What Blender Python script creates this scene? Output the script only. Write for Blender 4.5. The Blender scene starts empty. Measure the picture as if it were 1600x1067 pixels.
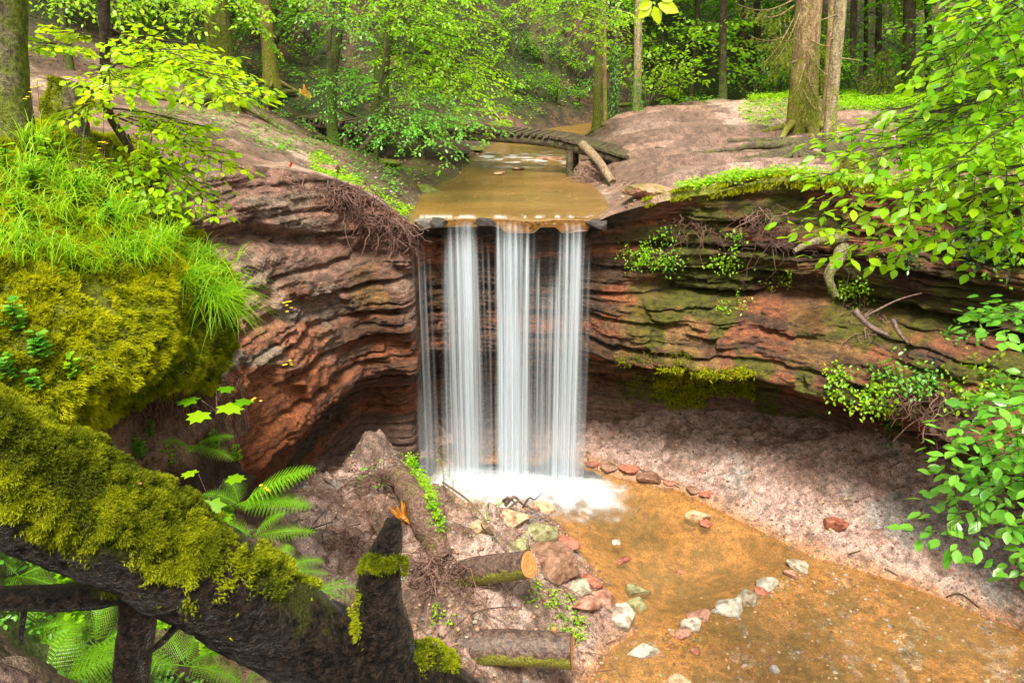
import bpy, math, random
import numpy as np
from mathutils import Vector
R = math.radians
rng = np.random.default_rng(7)
random.seed(7)
SC = bpy.context.scene
COL = SC.collection

# ------------------------------------------------------------------ camera, sky, sun, exposure
CAMZ = 2.75
PITCH = R(22.0)
FOC = 26.0
FPX = 1600 * FOC / 36.0
cd = bpy.data.cameras.new('camera'); cam = bpy.data.objects.new('camera', cd); COL.objects.link(cam)
cam.location = (0, 0, CAMZ); cam.rotation_euler = (R(90) - PITCH, 0, 0)
cd.lens = FOC; cd.sensor_width = 36; cd.clip_end = 400; cd.clip_start = 0.05
SC.camera = cam
w = bpy.data.worlds.new('World'); SC.world = w; w.use_nodes = True
nt = w.node_tree; nt.nodes.clear()
sky = nt.nodes.new('ShaderNodeTexSky'); sky.sky_type = 'NISHITA'; sky.sun_disc = False
SUN_EL, SUN_AZ = R(64), R(188)            # azimuth measured from +Y towards +X
sky.sun_elevation = SUN_EL; sky.sun_rotation = SUN_AZ
sky.dust_density = 4.0; sky.ozone_density = 1.0; sky.air_density = 1.0
bg = nt.nodes.new('ShaderNodeBackground'); bg.inputs[1].default_value = 0.095
wo = nt.nodes.new('ShaderNodeOutputWorld')
hs = nt.nodes.new('ShaderNodeHueSaturation'); hs.inputs['Saturation'].default_value = .12   # overcast: the dome is nearly white
nt.links.new(sky.outputs[0], hs.inputs['Color']); wm = nt.nodes.new('ShaderNodeMix'); wm.data_type = 'RGBA'; wm.blend_type = 'MULTIPLY'; wm.inputs[0].default_value = 1; wm.inputs[7].default_value = (1, .96, .86, 1)
nt.links.new(hs.outputs[0], wm.inputs[6]); nt.links.new(wm.outputs[2], bg.inputs[0]); nt.links.new(bg.outputs[0], wo.inputs[0])
sd = bpy.data.lights.new('sun', 'SUN'); sd.energy = 2.7; sd.angle = R(18); sd.color = (1, .93, .80)
so = bpy.data.objects.new('sun', sd); COL.objects.link(so)
sv = Vector((math.sin(SUN_AZ) * math.cos(SUN_EL), math.cos(SUN_AZ) * math.cos(SUN_EL), math.sin(SUN_EL)))
so.rotation_euler = sv.to_track_quat('Z', 'Y').to_euler(); so.location = (0, 0, 30)
SC.view_settings.view_transform = 'Standard'; SC.view_settings.look = 'None'
SC.view_settings.exposure = 1.48; SC.view_settings.gamma = 1.0
SC.cycles.max_bounces = 6; SC.cycles.diffuse_bounces = 3; SC.cycles.glossy_bounces = 2
SC.cycles.transmission_bounces = 4; SC.cycles.transparent_max_bounces = 16
SC.cycles.use_denoising = True

# ------------------------------------------------------------------ layout helpers (photo pixel -> metres)
CP, SP = math.cos(PITCH), math.sin(PITCH)
def ray(px, py):
    a = (px - 800) / FPX; b = (533.5 - py) / FPX
    return np.array([a, CP + b * SP, -SP + b * CP])
def WY(px, py, Y):
    r = ray(px, py); return np.array([0, 0, CAMZ]) + r * (Y / r[1])
def WZ(px, py, z):
    r = ray(px, py); return np.array([0, 0, CAMZ]) + r * ((z - CAMZ) / r[2])

# ------------------------------------------------------------------ noise
def _h(ix, iy, iz, s):
    n = (ix.astype(np.int64) * 374761393 + iy.astype(np.int64) * 668265263 + iz.astype(np.int64) * 2147483647 % 4294967296 * 7 + s * 974711) & 0xFFFFFFFF
    n = ((n ^ (n >> 13)) * 1274126177) & 0xFFFFFFFF
    n = (n ^ (n >> 16)) * 2246822519 & 0xFFFFFFFF
    n = n ^ (n >> 15)
    return n.astype(np.float64) / 4294967295.0
def vn(x, y, z=0, s=0):
    x, y, z = np.broadcast_arrays(np.asarray(x, float), np.asarray(y, float), np.asarray(z, float))
    ix, iy, iz = np.floor(x), np.floor(y), np.floor(z)
    fx, fy, fz = x - ix, y - iy, z - iz
    fx = fx * fx * (3 - 2 * fx); fy = fy * fy * (3 - 2 * fy); fz = fz * fz * (3 - 2 * fz)
    r = 0
    for dx in (0, 1):
        for dy in (0, 1):
            for dz in (0, 1):
                r = r + _h(ix + dx, iy + dy, iz * 31 + dz * 31, s) * (fx if dx else 1 - fx) * (fy if dy else 1 - fy) * (fz if dz else 1 - fz)
    return r
def fbm(x, y, z=0, s=0, o=4):
    a, t, f, n = .5, 0, 1, 0
    for k in range(o):
        t = t + a * vn(np.asarray(x) * f, np.asarray(y) * f, np.asarray(z) * f, s + k * 17); n += a; a *= .5; f *= 2.03
    return t / n
def ss(a, b, x):
    t = np.clip((np.asarray(x, float) - a) / (b - a), 0, 1); return t * t * (3 - 2 * t)
def lerp(a, b, t): return a + (b - a) * t
def polysd(P, x, y):
    """signed distance to polygon, negative inside"""
    P = np.asarray(P)[:, :2]; x = np.asarray(x, float); y = np.asarray(y, float)
    d = np.full(x.shape, 1e9); ins = np.zeros(x.shape, bool)
    for i in range(len(P)):
        a = P[i]; b = P[(i + 1) % len(P)]
        e = b - a; t = np.clip(((x - a[0]) * e[0] + (y - a[1]) * e[1]) / (e @ e + 1e-12), 0, 1)
        d = np.minimum(d, np.hypot(x - a[0] - t * e[0], y - a[1] - t * e[1]))
        if a[1] != b[1]:
            c = ((a[1] > y) != (b[1] > y)) & (x < (b[0] - a[0]) * (y - a[1]) / (b[1] - a[1]) + a[0])
            ins ^= c
    return np.where(ins, -d, d)
def lined(P, x, y):
    """distance to open polyline"""
    P = np.asarray(P)[:, :2]; d = np.full(np.shape(x), 1e9)
    for i in range(len(P) - 1):
        a = P[i]; e = P[i + 1] - a
        t = np.clip(((x - a[0]) * e[0] + (y - a[1]) * e[1]) / (e @ e + 1e-12), 0, 1)
        d = np.minimum(d, np.hypot(x - a[0] - t * e[0], y - a[1] - t * e[1]))
    return d
def catmull(P, n):
    P = np.asarray(P, float); m = len(P) - 1
    t = np.linspace(0, m, n); i = np.clip(np.floor(t).astype(int), 0, m - 1); f = (t - i)[:, None]
    p0 = P[np.maximum(i - 1, 0)]; p1 = P[i]; p2 = P[i + 1]; p3 = P[np.minimum(i + 2, m)]
    return .5 * (2 * p1 + (p2 - p0) * f + (2 * p0 - 5 * p1 + 4 * p2 - p3) * f ** 2 + (3 * p1 - p0 - 3 * p2 + p3) * f ** 3)

# ------------------------------------------------------------------ mesh helpers
def tag(o, label=None, cat=None, group=None, kind=None):
    if label: o['label'] = label
    if cat: o['category'] = cat
    if group: o['group'] = group
    if kind: o['kind'] = kind
    return o
def mk(name, V, F, mat, parent=None, attrs=None, smooth=True):
    """V (n,3); F list of (m,k) int arrays; attrs {name: (n,) float or (n,3) colour}"""
    V = np.asarray(V, np.float32); me = bpy.data.meshes.new(name)
    if not isinstance(F, list): F = [F]
    F = [np.asarray(f, np.int32) for f in F if len(f)]
    me.vertices.add(len(V)); me.vertices.foreach_set('co', V.ravel())
    nl = sum(f.size for f in F); npol = sum(len(f) for f in F)
    me.loops.add(nl); me.polygons.add(npol)
    me.loops.foreach_set('vertex_index', np.concatenate([f.ravel() for f in F]))
    tot = np.concatenate([np.full(len(f), f.shape[1], np.int32) for f in F])
    me.polygons.foreach_set('loop_start', np.concatenate([[0], np.cumsum(tot)[:-1]]).astype(np.int32))
    me.polygons.foreach_set('loop_total', tot)
    me.polygons.foreach_set('use_smooth', np.full(npol, smooth, bool))
    for k, a in (attrs or {}).items():
        a = np.asarray(a, np.float32)
        if a.ndim == 1:
            at = me.attributes.new(k, 'FLOAT', 'POINT'); at.data.foreach_set('value', a)
        else:
            at = me.color_attributes.new(k, 'FLOAT_COLOR', 'POINT')
            at.data.foreach_set('color', np.concatenate([a, np.ones((len(a), 1), np.float32)], 1).ravel())
    me.update(calc_edges=True); me.validate()
    me.materials.append(mat)
    o = bpy.data.objects.new(name, me); COL.objects.link(o)
    if parent is not None:
        o.parent = parent
        q = parent; l = Vector((0, 0, 0))
        while q is not None: l += Vector(q.location); q = q.parent
        o.location = -l
    return o
def empty(name, loc, label=None, cat=None, group=None):
    o = bpy.data.objects.new(name, None); COL.objects.link(o); o.location = [float(c) for c in loc]
    o.empty_display_size = .2
    return tag(o, label, cat, group)
def gridf(nu, nv, wrap=False):
    i = np.arange(nu if wrap else nu - 1); j = np.arange(nv - 1)
    I, J = np.meshgrid(i, j, indexing='ij'); I2 = (I + 1) % nu
    return np.stack([I * nv + J, I2 * nv + J, I2 * nv + J + 1, I * nv + J + 1], -1).reshape(-1, 4)
class MB:
    """collects pieces of one mesh"""
    def __init__(s): s.V = []; s.F = {}; s.A = {}; s.n = 0
    def add(s, V, F, **at):
        V = np.asarray(V, float).reshape(-1, 3)
        for f in (F if isinstance(F, list) else [F]):
            f = np.asarray(f)
            if len(f): s.F.setdefault(f.shape[1], []).append(f + s.n)
        s.V.append(V); s.n += len(V)
        for k, a in at.items():
            a = np.asarray(a, float)
            if a.ndim == 0: a = np.full(len(V), a)
            if a.ndim == 1 and len(a) == 3 and len(V) != 3: a = np.tile(a, (len(V), 1))
            s.A.setdefault(k, []).append(a)
    def build(s, name, mat, parent=None, smooth=True):
        return mk(name, np.concatenate(s.V), [np.concatenate(f) for f in s.F.values()], mat, parent,
                  {k: np.concatenate(a) for k, a in s.A.items()}, smooth)
def frames(P):
    P = np.asarray(P, float); T = np.gradient(P, axis=0); T /= np.linalg.norm(T, axis=1)[:, None] + 1e-9
    up = np.array([0, 0, 1.]) if abs(T[0][2]) < .8 else np.array([1., 0, 0])
    N = np.zeros_like(P); n = np.cross(T[0], up); n /= np.linalg.norm(n)
    for i in range(len(P)):
        n = n - T[i] * (n @ T[i]); n /= np.linalg.norm(n) + 1e-9; N[i] = n
    return T, N, np.cross(T, N)
def tube(P, rad, k=8, cap=True, bump=0, bf=6, seed=0, lobes=0):
    P = np.asarray(P, float); rad = np.broadcast_to(np.asarray(rad, float), (len(P),))
    T, N, B = frames(P); a = np.linspace(0, 2 * np.pi, k, endpoint=False)
    D = N[:, None] * np.cos(a)[None, :, None] + B[:, None] * np.sin(a)[None, :, None]
    V = P[:, None] + D * rad[:, None, None]
    if bump:
        n = fbm(V[..., 0] * bf, V[..., 1] * bf, V[..., 2] * bf * .45, seed, 3) - .5
        V = V + D * (n * 2 * bump * np.maximum(rad, .2 * rad.max())[:, None])[..., None]
    V = V.transpose(1, 0, 2).reshape(-1, 3); n = len(P)
    F = [gridf(k, n, True)[:, ::-1]]
    if cap:
        m = len(V); V = np.concatenate([V, [P[0], P[-1]]])
        i = np.arange(k); j = (i + 1) % k
        F.append(np.concatenate([np.stack([i * n, np.full(k, m), j * n], 1)[:, ::-1] * 1, np.stack([i * n + n - 1, j * n + n - 1, np.full(k, m + 1)], 1)]))
    return V, F
def box(c, half, axes=None):
    """box with axes rows"""
    ax = np.eye(3) if axes is None else np.asarray(axes, float)
    s = np.array([[x, y, z] for x in (-1, 1) for y in (-1, 1) for z in (-1, 1)], float) * half
    V = s @ ax + np.asarray(c)
    F = np.array([[0, 1, 3, 2], [4, 6, 7, 5], [0, 4, 5, 1], [2, 3, 7, 6], [0, 2, 6, 4], [1, 5, 7, 3]])
    return V, F

# ------------------------------------------------------------------ materials
def newmat(name):
    m = bpy.data.materials.new(name); m.use_nodes = True; t = m.node_tree; t.nodes.clear()
    return m, t, t.nodes.new('ShaderNodeOutputMaterial')
def nd(t, ty, **kw):
    n = t.nodes.new(ty)
    for k, v in kw.items():
        if k.startswith('_'): setattr(n, k[1:], v)
        else: n.inputs[k.replace('__', ' ')].default_value = v
    return n
def coords(t, scale=(1, 1, 1)):
    g = t.nodes.new('ShaderNodeNewGeometry'); m = nd(t, 'ShaderNodeMapping'); m.inputs['Scale'].default_value = scale
    t.links.new(g.outputs['Position'], m.inputs['Vector']); return m.outputs[0]
def noise(t, vec, sc, det=4, rough=.6, dist=0):
    n = nd(t, 'ShaderNodeTexNoise', Scale=sc, Detail=det, Roughness=rough, Distortion=dist); t.links.new(vec, n.inputs['Vector']); return n.outputs['Fac']
def ramp(t, fac, stops):
    r = t.nodes.new('ShaderNodeValToRGB'); e = r.color_ramp.elements
    while len(e) < len(stops): e.new(.5)
    for i, (p, c) in enumerate(stops):
        e[i].position = p; e[i].color = (*(c if hasattr(c, '__len__') else (c, c, c)), 1)
    t.links.new(fac, r.inputs[0]); return r.outputs[0]
def mixc(t, a, b, fac, mode='MIX'):
    m = t.nodes.new('ShaderNodeMix'); m.data_type = 'RGBA'; m.blend_type = mode
    for s, v in ((6, a), (7, b), (0, fac)):
        if isinstance(v, bpy.types.NodeSocket): t.links.new(v, m.inputs[s])
        else: m.inputs[s].default_value = (*v, 1) if hasattr(v, '__len__') else v
    return m.outputs[2]
def mth(t, op, a, b=0.):
    m = t.nodes.new('ShaderNodeMath'); m.operation = op
    for s, v in ((0, a), (1, b)):
        if isinstance(v, bpy.types.NodeSocket): t.links.new(v, m.inputs[s])
        else: m.inputs[s].default_value = v
    return m.outputs[0]
def attr(t, name):
    a = t.nodes.new('ShaderNodeAttribute'); a.attribute_name = name; return a
def bumpn(t, h, strength, dist, nrm=None):
    b = nd(t, 'ShaderNodeBump', Strength=strength, Distance=dist); t.links.new(h, b.inputs['Height'])
    if nrm: t.links.new(nrm, b.inputs['Normal'])
    return b.outputs[0]
def prin(t, out, color, rough=.8, spec=.3, nrm=None, coat=0):
    p = t.nodes.new('ShaderNodeBsdfPrincipled')
    for s, v in (('Base Color', color), ('Roughness', rough), ('Specular IOR Level', spec), ('Coat Weight', coat)):
        if isinstance(v, bpy.types.NodeSocket): t.links.new(v, p.inputs[s])
        else: p.inputs[s].default_value = (*v, 1) if hasattr(v, '__len__') else v
    if coat: p.inputs['Coat Roughness'].default_value = .15
    if nrm: t.links.new(nrm, p.inputs['Normal'])
    t.links.new(p.outputs[0], out.inputs[0]); return p
def mat_attr(name, var=.35, sc=9, bump=.6, bd=.03, rough=.75, spec=.35, stretch=(1, 1, 1), wetattr=False, fine=60, speck=0, k0=1.):
    """base colour from the Col attribute, broken up by fine procedural noise and grain"""
    m, t, o = newmat(name); v = coords(t, stretch)
    n1 = noise(t, v, sc, 6, .65); n2 = noise(t, v, fine, 4, .7); n3 = noise(t, v, sc * .22, 3, .5)
    c = attr(t, 'Col').outputs['Color']
    k = ramp(t, n1, [(.34, (1 - var * 1.5) * k0), (.5, k0), (.66, (1 + var * 1.2) * k0)])
    c = mixc(t, c, k, 1., 'MULTIPLY')
    k = ramp(t, n2, [(.36, 1 - var * 1.4), (.5, 1), (.64, 1 + var * 1.3)]); c = mixc(t, c, k, 1., 'MULTIPLY')
    if speck:
        vo = nd(t, 'ShaderNodeTexVoronoi', Scale=speck); t.links.new(v, vo.inputs['Vector'])
        k = ramp(t, vo.outputs['Color'], [(0, .6), (.6, 1.), (1, 1.55)]); c = mixc(t, c, k, .75, 'MULTIPLY')
    h = mth(t, 'ADD', n1, mth(t, 'MULTIPLY', n2, .35))
    nr = bumpn(t, h, bump, bd)
    rg = rough
    if wetattr:
        a = attr(t, 'wet').outputs['Fac']
        rg = ramp(t, mth(t, 'ADD', mth(t, 'MULTIPLY', a, .8), mth(t, 'MULTIPLY', mth(t, 'SUBTRACT', n3, .5), .5)), [(0, rough), (.7, .25)])
    prin(t, o, c, rg, spec, nr)
    return m
# ------------------------------------------------------------------ terrain functions
POOL = [WZ(px, py, -5) for px, py in [(690, 752), (740, 722), (900, 722), (965, 748), (1060, 768), (1180, 828), (1270, 872), (1400, 910), (1600, 990), (1900, 1100),
        (1900, 1500), (880, 1500), (925, 1067), (960, 1015), (1005, 985), (965, 940), (925, 880), (880, 820), (840, 795), (740, 790)]]
POOLC = POOL[:8] + [WZ(1250, 885, -5), WZ(1170, 935, -5), WZ(1080, 972, -5)] + POOL[14:]
STREAM = [(-1.72, 11.9), (-1.75, 12.6), (-1.75, 14.4), (-1.55, 15.6), (-1.25, 16.3), (-1.1, 17.5), (-1.0, 19.5), (-.4, 22.5), (1.0, 26), (3.5, 29), (9, 32), (9, 29.5),
          (5, 27), (2.6, 24.5), (1.55, 22), (1.45, 19.5), (1.5, 17.6), (1.6, 15.8), (1.75, 14.6), (1.75, 13.2), (1.38, 12.3), (1.3, 11.9)]
def hU(x, y):
    """upper ground"""
    d = polysd(STREAM, x, y)
    xc = np.interp(y, [12, 20, 24, 28.3, 30.8, 60], [-.2, .3, 1, 4, 9, 14]); left = ss(.4, -.4, (x - xc) / (1 + .8 * np.maximum(y - 28, 0)))
    n = fbm(x * .9, y * .9, 0, 3, 4) - .5
    dl = np.maximum(d, 0)
    zl = .42 * np.minimum(dl, 3.6) * ss(0, .5, dl) + .2 * np.maximum(dl - 3.6, 0)
    # rim crest on the left, next to the fall
    crest = np.exp(-((x + 2.7) ** 2) / 1.0 - ((y - 11.3) ** 2) / 1.6)
    zl = zl + .25 * crest
    pl = .14 + .30 * ss(.1, 1.3, dl) + .04 * np.clip(y - 12, 0, 14) * ss(0, 2.5, dl) + .25 * ss(2.5, 5, x) * ss(15, 12, y)
    zr = pl * ss(0, .55, dl) + .02 * np.maximum(x - 6, 0)
    zr = zr - .03 * np.maximum(y - 25, 0) * ss(0, 3, dl)
    z = lerp(zr, zl, left)
    z = np.where(d < 0, -.03 - .12 * ss(0, .8, -d), z)
    z = z - .95 * np.exp(-((x + 3.9) / 1.7) ** 2 - ((y - 18.3) / 1.9) ** 2) * (d > 0) * ss(0, 1, d)
    # hillsides behind
    q = -1.5 + y - (21.5 + 5.5 * ss(-5, 1, x) + 3.5 * ss(1, 6, x) + 1. * ss(8, 14, x))
    hill = .62 * np.maximum(q, 0) * ss(0, 3, q) * ss(.2, 2.5, np.where(d < 0, 0, d))
    hill = np.where(hill > 14, 14 + (hill - 14) * .25, hill)
    lh = .35 * np.maximum(-x - 9, 0) * ss(8, 14, y)
    z = z + hill * (1 + .5 * (fbm(x * .25, y * .25, 0, 9, 3) - .5)) + lh
    rough = .10 + .25 * ss(0, 2, hill)
    return z + n * rough * 2 * ss(0, .5, d) + (fbm(x * 4, y * 4, 0, 5, 3) - .5) * .05 * ss(0, .3, d)
MOUND = WY(585, 745, 10.45)
def hF(x, y):
    """ground below the fall: pool bed, gravel slopes, debris on the left, the near bank"""
    d = polysd(POOL, x, y); dc = polysd(POOLC, x, y)
    dl = np.maximum(d, 0)
    inside = -5.008 - .34 * ss(-.05, 1.1, -dc) + .022 * (fbm(x * 2.2, y * 2.2, 0, 24, 4) - .45)
    wl = ss(1.2, -.6, x - .18 * (y - 9) + .0)            # left side weight
    wb = ss(11.4, 12.6, y)
    right = .62 * dl - .1 * np.minimum(dl, 1)
    leftz = .34 * dl + .35 * ss(.3, 1.4, dl)
    back = .45 * dl
    out = -5.0 + lerp(lerp(right, leftz, wl), back, wb)
    out = np.minimum(out, lerp(-3.2, -3.4, wl))
    z = np.where(d < 0, inside, out - .03 + .03 * ss(0, .1, dl))
    # sandy mound beside the left wall
    m = WY(590, 700, 10.7)
    z = z + .75 * np.exp(-(((x - m[0]) / .45) ** 2 + ((y - m[1]) / .55) ** 2)) * (d > 0) + .35 * np.exp(-(((x + 2.5) / .9) ** 2 + ((y - 9.6) / .9) ** 2)) * (d > 0)
    # ridge the upper cut log comes out of, and its neighbour
    for (p, q, hh, ww) in (((-1.5, 9.0), (-.2, 8.3), .42, .33), ((-1.6, 7.7), (-.1, 7.0), .38, .35)):
        dd = lined([p, q], x, y); z = z + hh * np.exp(-(dd / ww) ** 2) * ss(0, .5, dl)
    # near bank, steep towards the camera
    s = np.maximum(0, 5.3 - .55 * (x + 1.5) - y)
    s2 = np.maximum(0, -x - 2.4)
    near = 1.25 * s * ss(0, 1.2, s)
    near = np.where(near > 4.6, 4.6 + (near - 4.6) * .25, near)
    z = z + near * ss(4.2, 2.0, x + .25 * y * 0) + 1.5 * s2 * ss(9.5, 6.5, y)
    z = np.minimum(z, .9)
    r = ss(0, .35, d)
    return z + (fbm(x * 1.7, y * 1.7, 0, 21, 4) - .5) * lerp(.02, .30 + .22 * wl, r) + (fbm(x * 7, y * 7, 0, 22, 3) - .5) * lerp(.03, .12 + .12 * wl, r) + (fbm(x * 16, y * 16, 0, 23, 3) - .5) * lerp(.0, .03 + .05 * wl, r)

def mixcol(c, c2, w): return c + (np.asarray(c2)[None, :] - c) * np.clip(w, 0, 1)[:, None]

# ------------------------------------------------------------------ cliff (one sheet from the floor to the rim)
# station: rim x, y, z, outward normal angle (deg, 0 = +x), profile weights (left, centre, right)
ST = [(-4.9, 4.0, 1.0, 180, 0), (-4.9, 6.2, 1.3, 180, 0), (-5.3, 8.0, 1.5, 178, 0), (-5.0, 9.8, 1.45, 162, 0), (-3.8, 11.2, 1.1, 138, .3), (-2.6, 11.7, .75, 122, .65),
      (-1.78, 12.0, .2, 105, .6), (-1.45, 12.18, -.02, 92, 1), (-.6, 12.3, -.03, 90, 1), (.3, 12.27, -.03, 90, 1), (1.25, 12.2, -.01, 88, 1), (1.8, 12.15, .14, 82, 1.3),
      (2.9, 12.3, .3, 78, 1.8), (4.1, 12.25, .55, 68, 2), (5.3, 11.5, .75, 48, 2), (6.6, 10.2, .8, 38, 2), (7.6, 8.4, .85, 25, 2), (8.6, 5.5, .9, 10, 2), (9.2, 3, .9, 5, 2)]
# profile: z (absolute for the lower part), offset outward(+)/towards the pool(-)
ZL = np.array([-5.8, -4.4, -3.6, -3.0, -2.75, -2.45, -1.9, -1.4, -1.22, -.6, -.1, 1.0])      # last = fraction of rim handled below
OF = {0: [-1.45, -1.5, -1.55, -1.6, -1.65, -1.93, -1.85, -1.75, -1.72, -1.28, -.75, .0],
      1: [1.6, 1.5, 1.5, 1.3, .85, .22, .42, .48, .5, .55, .42, .0],
      2: [1.3, 1.1, .95, .7, .1, -1.0, -.75, -.25, .35, .05, .12, .0]}
NU, NVC = 1150, 330
def stations():
    S = np.array(ST, float)
    return catmull(S, NU)
SX = stations()
# arc-length reparam
L = np.concatenate([[0], np.cumsum(np.hypot(np.diff(SX[:, 0]), np.diff(SX[:, 1])))])
uu = np.linspace(0, L[-1], NU); SX = np.stack([np.interp(uu, L, SX[:, k]) for k in range(5)], 1)
RIM = SX[:, :3].copy()
NRM = np.stack([np.cos(np.radians(SX[:, 3])), np.sin(np.radians(SX[:, 3]))], 1)
def prof(wt, zz):
    z12 = ZL.copy()
    def one(k): return np.array(OF[k], float)
    a = np.where(wt[:, None] < 1, lerp(one(0)[None], one(1)[None], np.clip(wt, 0, 1)[:, None]), lerp(one(1)[None], one(2)[None], np.clip(wt - 1, 0, 1)[:, None]))
    return a
PA = prof(SX[:, 4], ZL)                                         # NU x 12
tv = np.linspace(0, 1, NVC)
ZC = np.zeros((NU, NVC)); OC = np.zeros((NU, NVC))
for i in range(NU):
    zr = RIM[i, 2]; zk = ZL.copy(); zk[-1] = zr; zk[-2] = min(-.12, zr - .08)
    zk[-2] = zr - .22 - .1 * max(zr, 0) - .2 * (SX[i, 4] < .3); zk[-3] = lerp(-.6, zr - .7, .4)
    # rim rounding: strongly rounded on dirt parts, sharp at the lip
    o = PA[i]
    zs = np.linspace(-5.8, zr, NVC)
    ZC[i] = zs; OC[i] = np.interp(zs, zk, o)
k5 = np.array([1, 4, 6, 4, 1]) / 16.
for _ in range(6):                                              # soften the kinks of the profile
    OC[:, 2:-2] = sum(k5[j] * OC[:, j:NVC - 4 + j] for j in range(5))
_k = NVC * 5 // 8; _mx = RIM[:, 0] + NRM[:, 0] * OC[:, _k]; _my = RIM[:, 1] + NRM[:, 1] * OC[:, _k]
_um = np.concatenate([[0], np.cumsum(np.hypot(np.diff(_mx), np.diff(_my)))]); _um = .25 * uu + .75 * _um
U = np.repeat(_um[:, None], NVC, 1); Zc = ZC
SURFD = None
def strata(U, Z, rough=1.0):
    """relief of bedded rock: ledges of uneven thickness, broken into blocks, with recesses between"""
    zz = Z + .34 * (fbm(U * .3, Z * .2, 0, 31, 3) - .5) + .10 * (fbm(U * 1.6, Z * 1.6, 0, 32, 3) - .5)
    tot = 0; am = {1: 1, 2: ss(.3, .6, fbm(U * .7, Z * 1.1, 0, 33, 3)), 3: ss(.4, .62, fbm(U * .9, Z * 1.5, 0, 34, 3)) * 1.3, 4: ss(.42, .62, fbm(U * 1.2, Z * 2, 0, 35, 3)) * 1.4}
    for (th, amp, bw, s) in ((.42, .34, 1.1, 1), (.17, .20, .55, 2), (.075, .10, .32, 3), (.032, .04, .16, 4)):
        q = zz / th + .9 * vn(U * .25 / th * .2, zz * 0, 0, 40 + s)
        li = np.floor(q); f = q - li
        off = _h(li, li * 0, li * 0, 50 + s) * 7
        ub = U / bw + off + .35 * vn(U * 3 / bw, zz * 6, 0, 60 + s)
        bi = np.floor(ub); bf = ub - bi
        pr = _h(li, bi, li * 0, 70 + s); pr2 = _h(li, bi + 1, li * 0, 70 + s)
        p = lerp(pr, pr2, ss(.86, 1, bf))
        edge = ss(0, .16, f) * ss(1, .80, f)
        tot = tot + amp * am[s] * (p * edge - .45)
    tot = tot + .30 * (fbm(U * .9, Z * 1.3, 0, 80, 4) - .5) + .13 * (fbm(U * 5, Z * 9, 0, 81, 4) - .5) - .05 * np.abs(fbm(U * 2.6, Z * 2.6, 0, 82, 3) - .5) * 4
    return -tot * rough
rel = strata(U, ZC)
# calmer near the rim edge, calmer earth slope behind the fall
drop = RIM[:, 2][:, None] - ZC
cw = (SX[:, 4][:, None])
rel = rel * (.12 + .88 * ss(0.02, .35, drop)) * lerp(.85, .62, ss(.4, 1, cw) * ss(1.6, 1, cw))
rel = rel * lerp(1, .35, ss(-3.3, -4.1, ZC)) * lerp(1, .55, np.exp(-((cw - .35) / .3) ** 2) * ss(2.4, 1.2, drop))
# deep recess lines the photo shows on the right wall
rel = rel + .42 * np.exp(-((ZC + 1.28 + .10 * np.sin(uu * .9)[:, None]) / .10) ** 2) * ss(1.1, 1.9, cw)
rel = rel + .35 * np.exp(-((ZC + .55) / .05) ** 2) * ss(1.1, 1.9, cw) * vn(U * .8, 0, 0, 91)
# small under-ledge of the earth cap on the left
rel = rel + .3 * np.exp(-((drop - .95 - .2 * vn(U * 1.2, 0, 0, 93)) / .13) ** 2) * ss(.9, .3, cw)
# lip of the fall: scalloped edge
OC2 = OC + rel * 1.0
XC = RIM[:, 0][:, None] + NRM[:, 0][:, None] * OC2
YC = RIM[:, 1][:, None] + NRM[:, 1][:, None] * OC2
ZC2 = ZC + .03 * (fbm(U * 3, ZC * 3, 0, 94, 3) - .5)
# the rim row must equal the first row of the upper ground
rn = .05 * (fbm(uu * 2.5, 0, 0, 95, 3) - .5) + .02 * (vn(uu * 12, 0, 0, 96) - .5)
_lip = ss(-1.9, -1.5, RIM[:, 0]) * ss(1.7, 1.3, RIM[:, 0]) * (RIM[:, 1] > 11)
_jag = _lip * (.30 * (fbm(uu * 1.8, 0, 0, 97, 4) - .5) + .10 * (vn(uu * 7, 0, 0, 98) - .5))
YC = YC + _jag[:, None] * ss(.9, 0, drop)
rimx = XC[:, -1]; rimy = YC[:, -1]
zrim = hU(rimx, rimy)
dd = polysd(STREAM, rimx, rimy)
zrim = zrim - _lip * (.05 + .10 * ss(.45, .7, vn(uu * 2.1, 0, 0, 99)))
zrim = np.where(dd < .1, zrim, lerp(RIM[:, 2], zrim, .35))
# shift whole upper part so it reaches zrim
ZC2 = ZC2 + ((zrim - ZC2[:, -1]) )[:, None] * ss(1.2, 0, drop)
Vc = np.stack([XC, YC, ZC2], -1)

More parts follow.
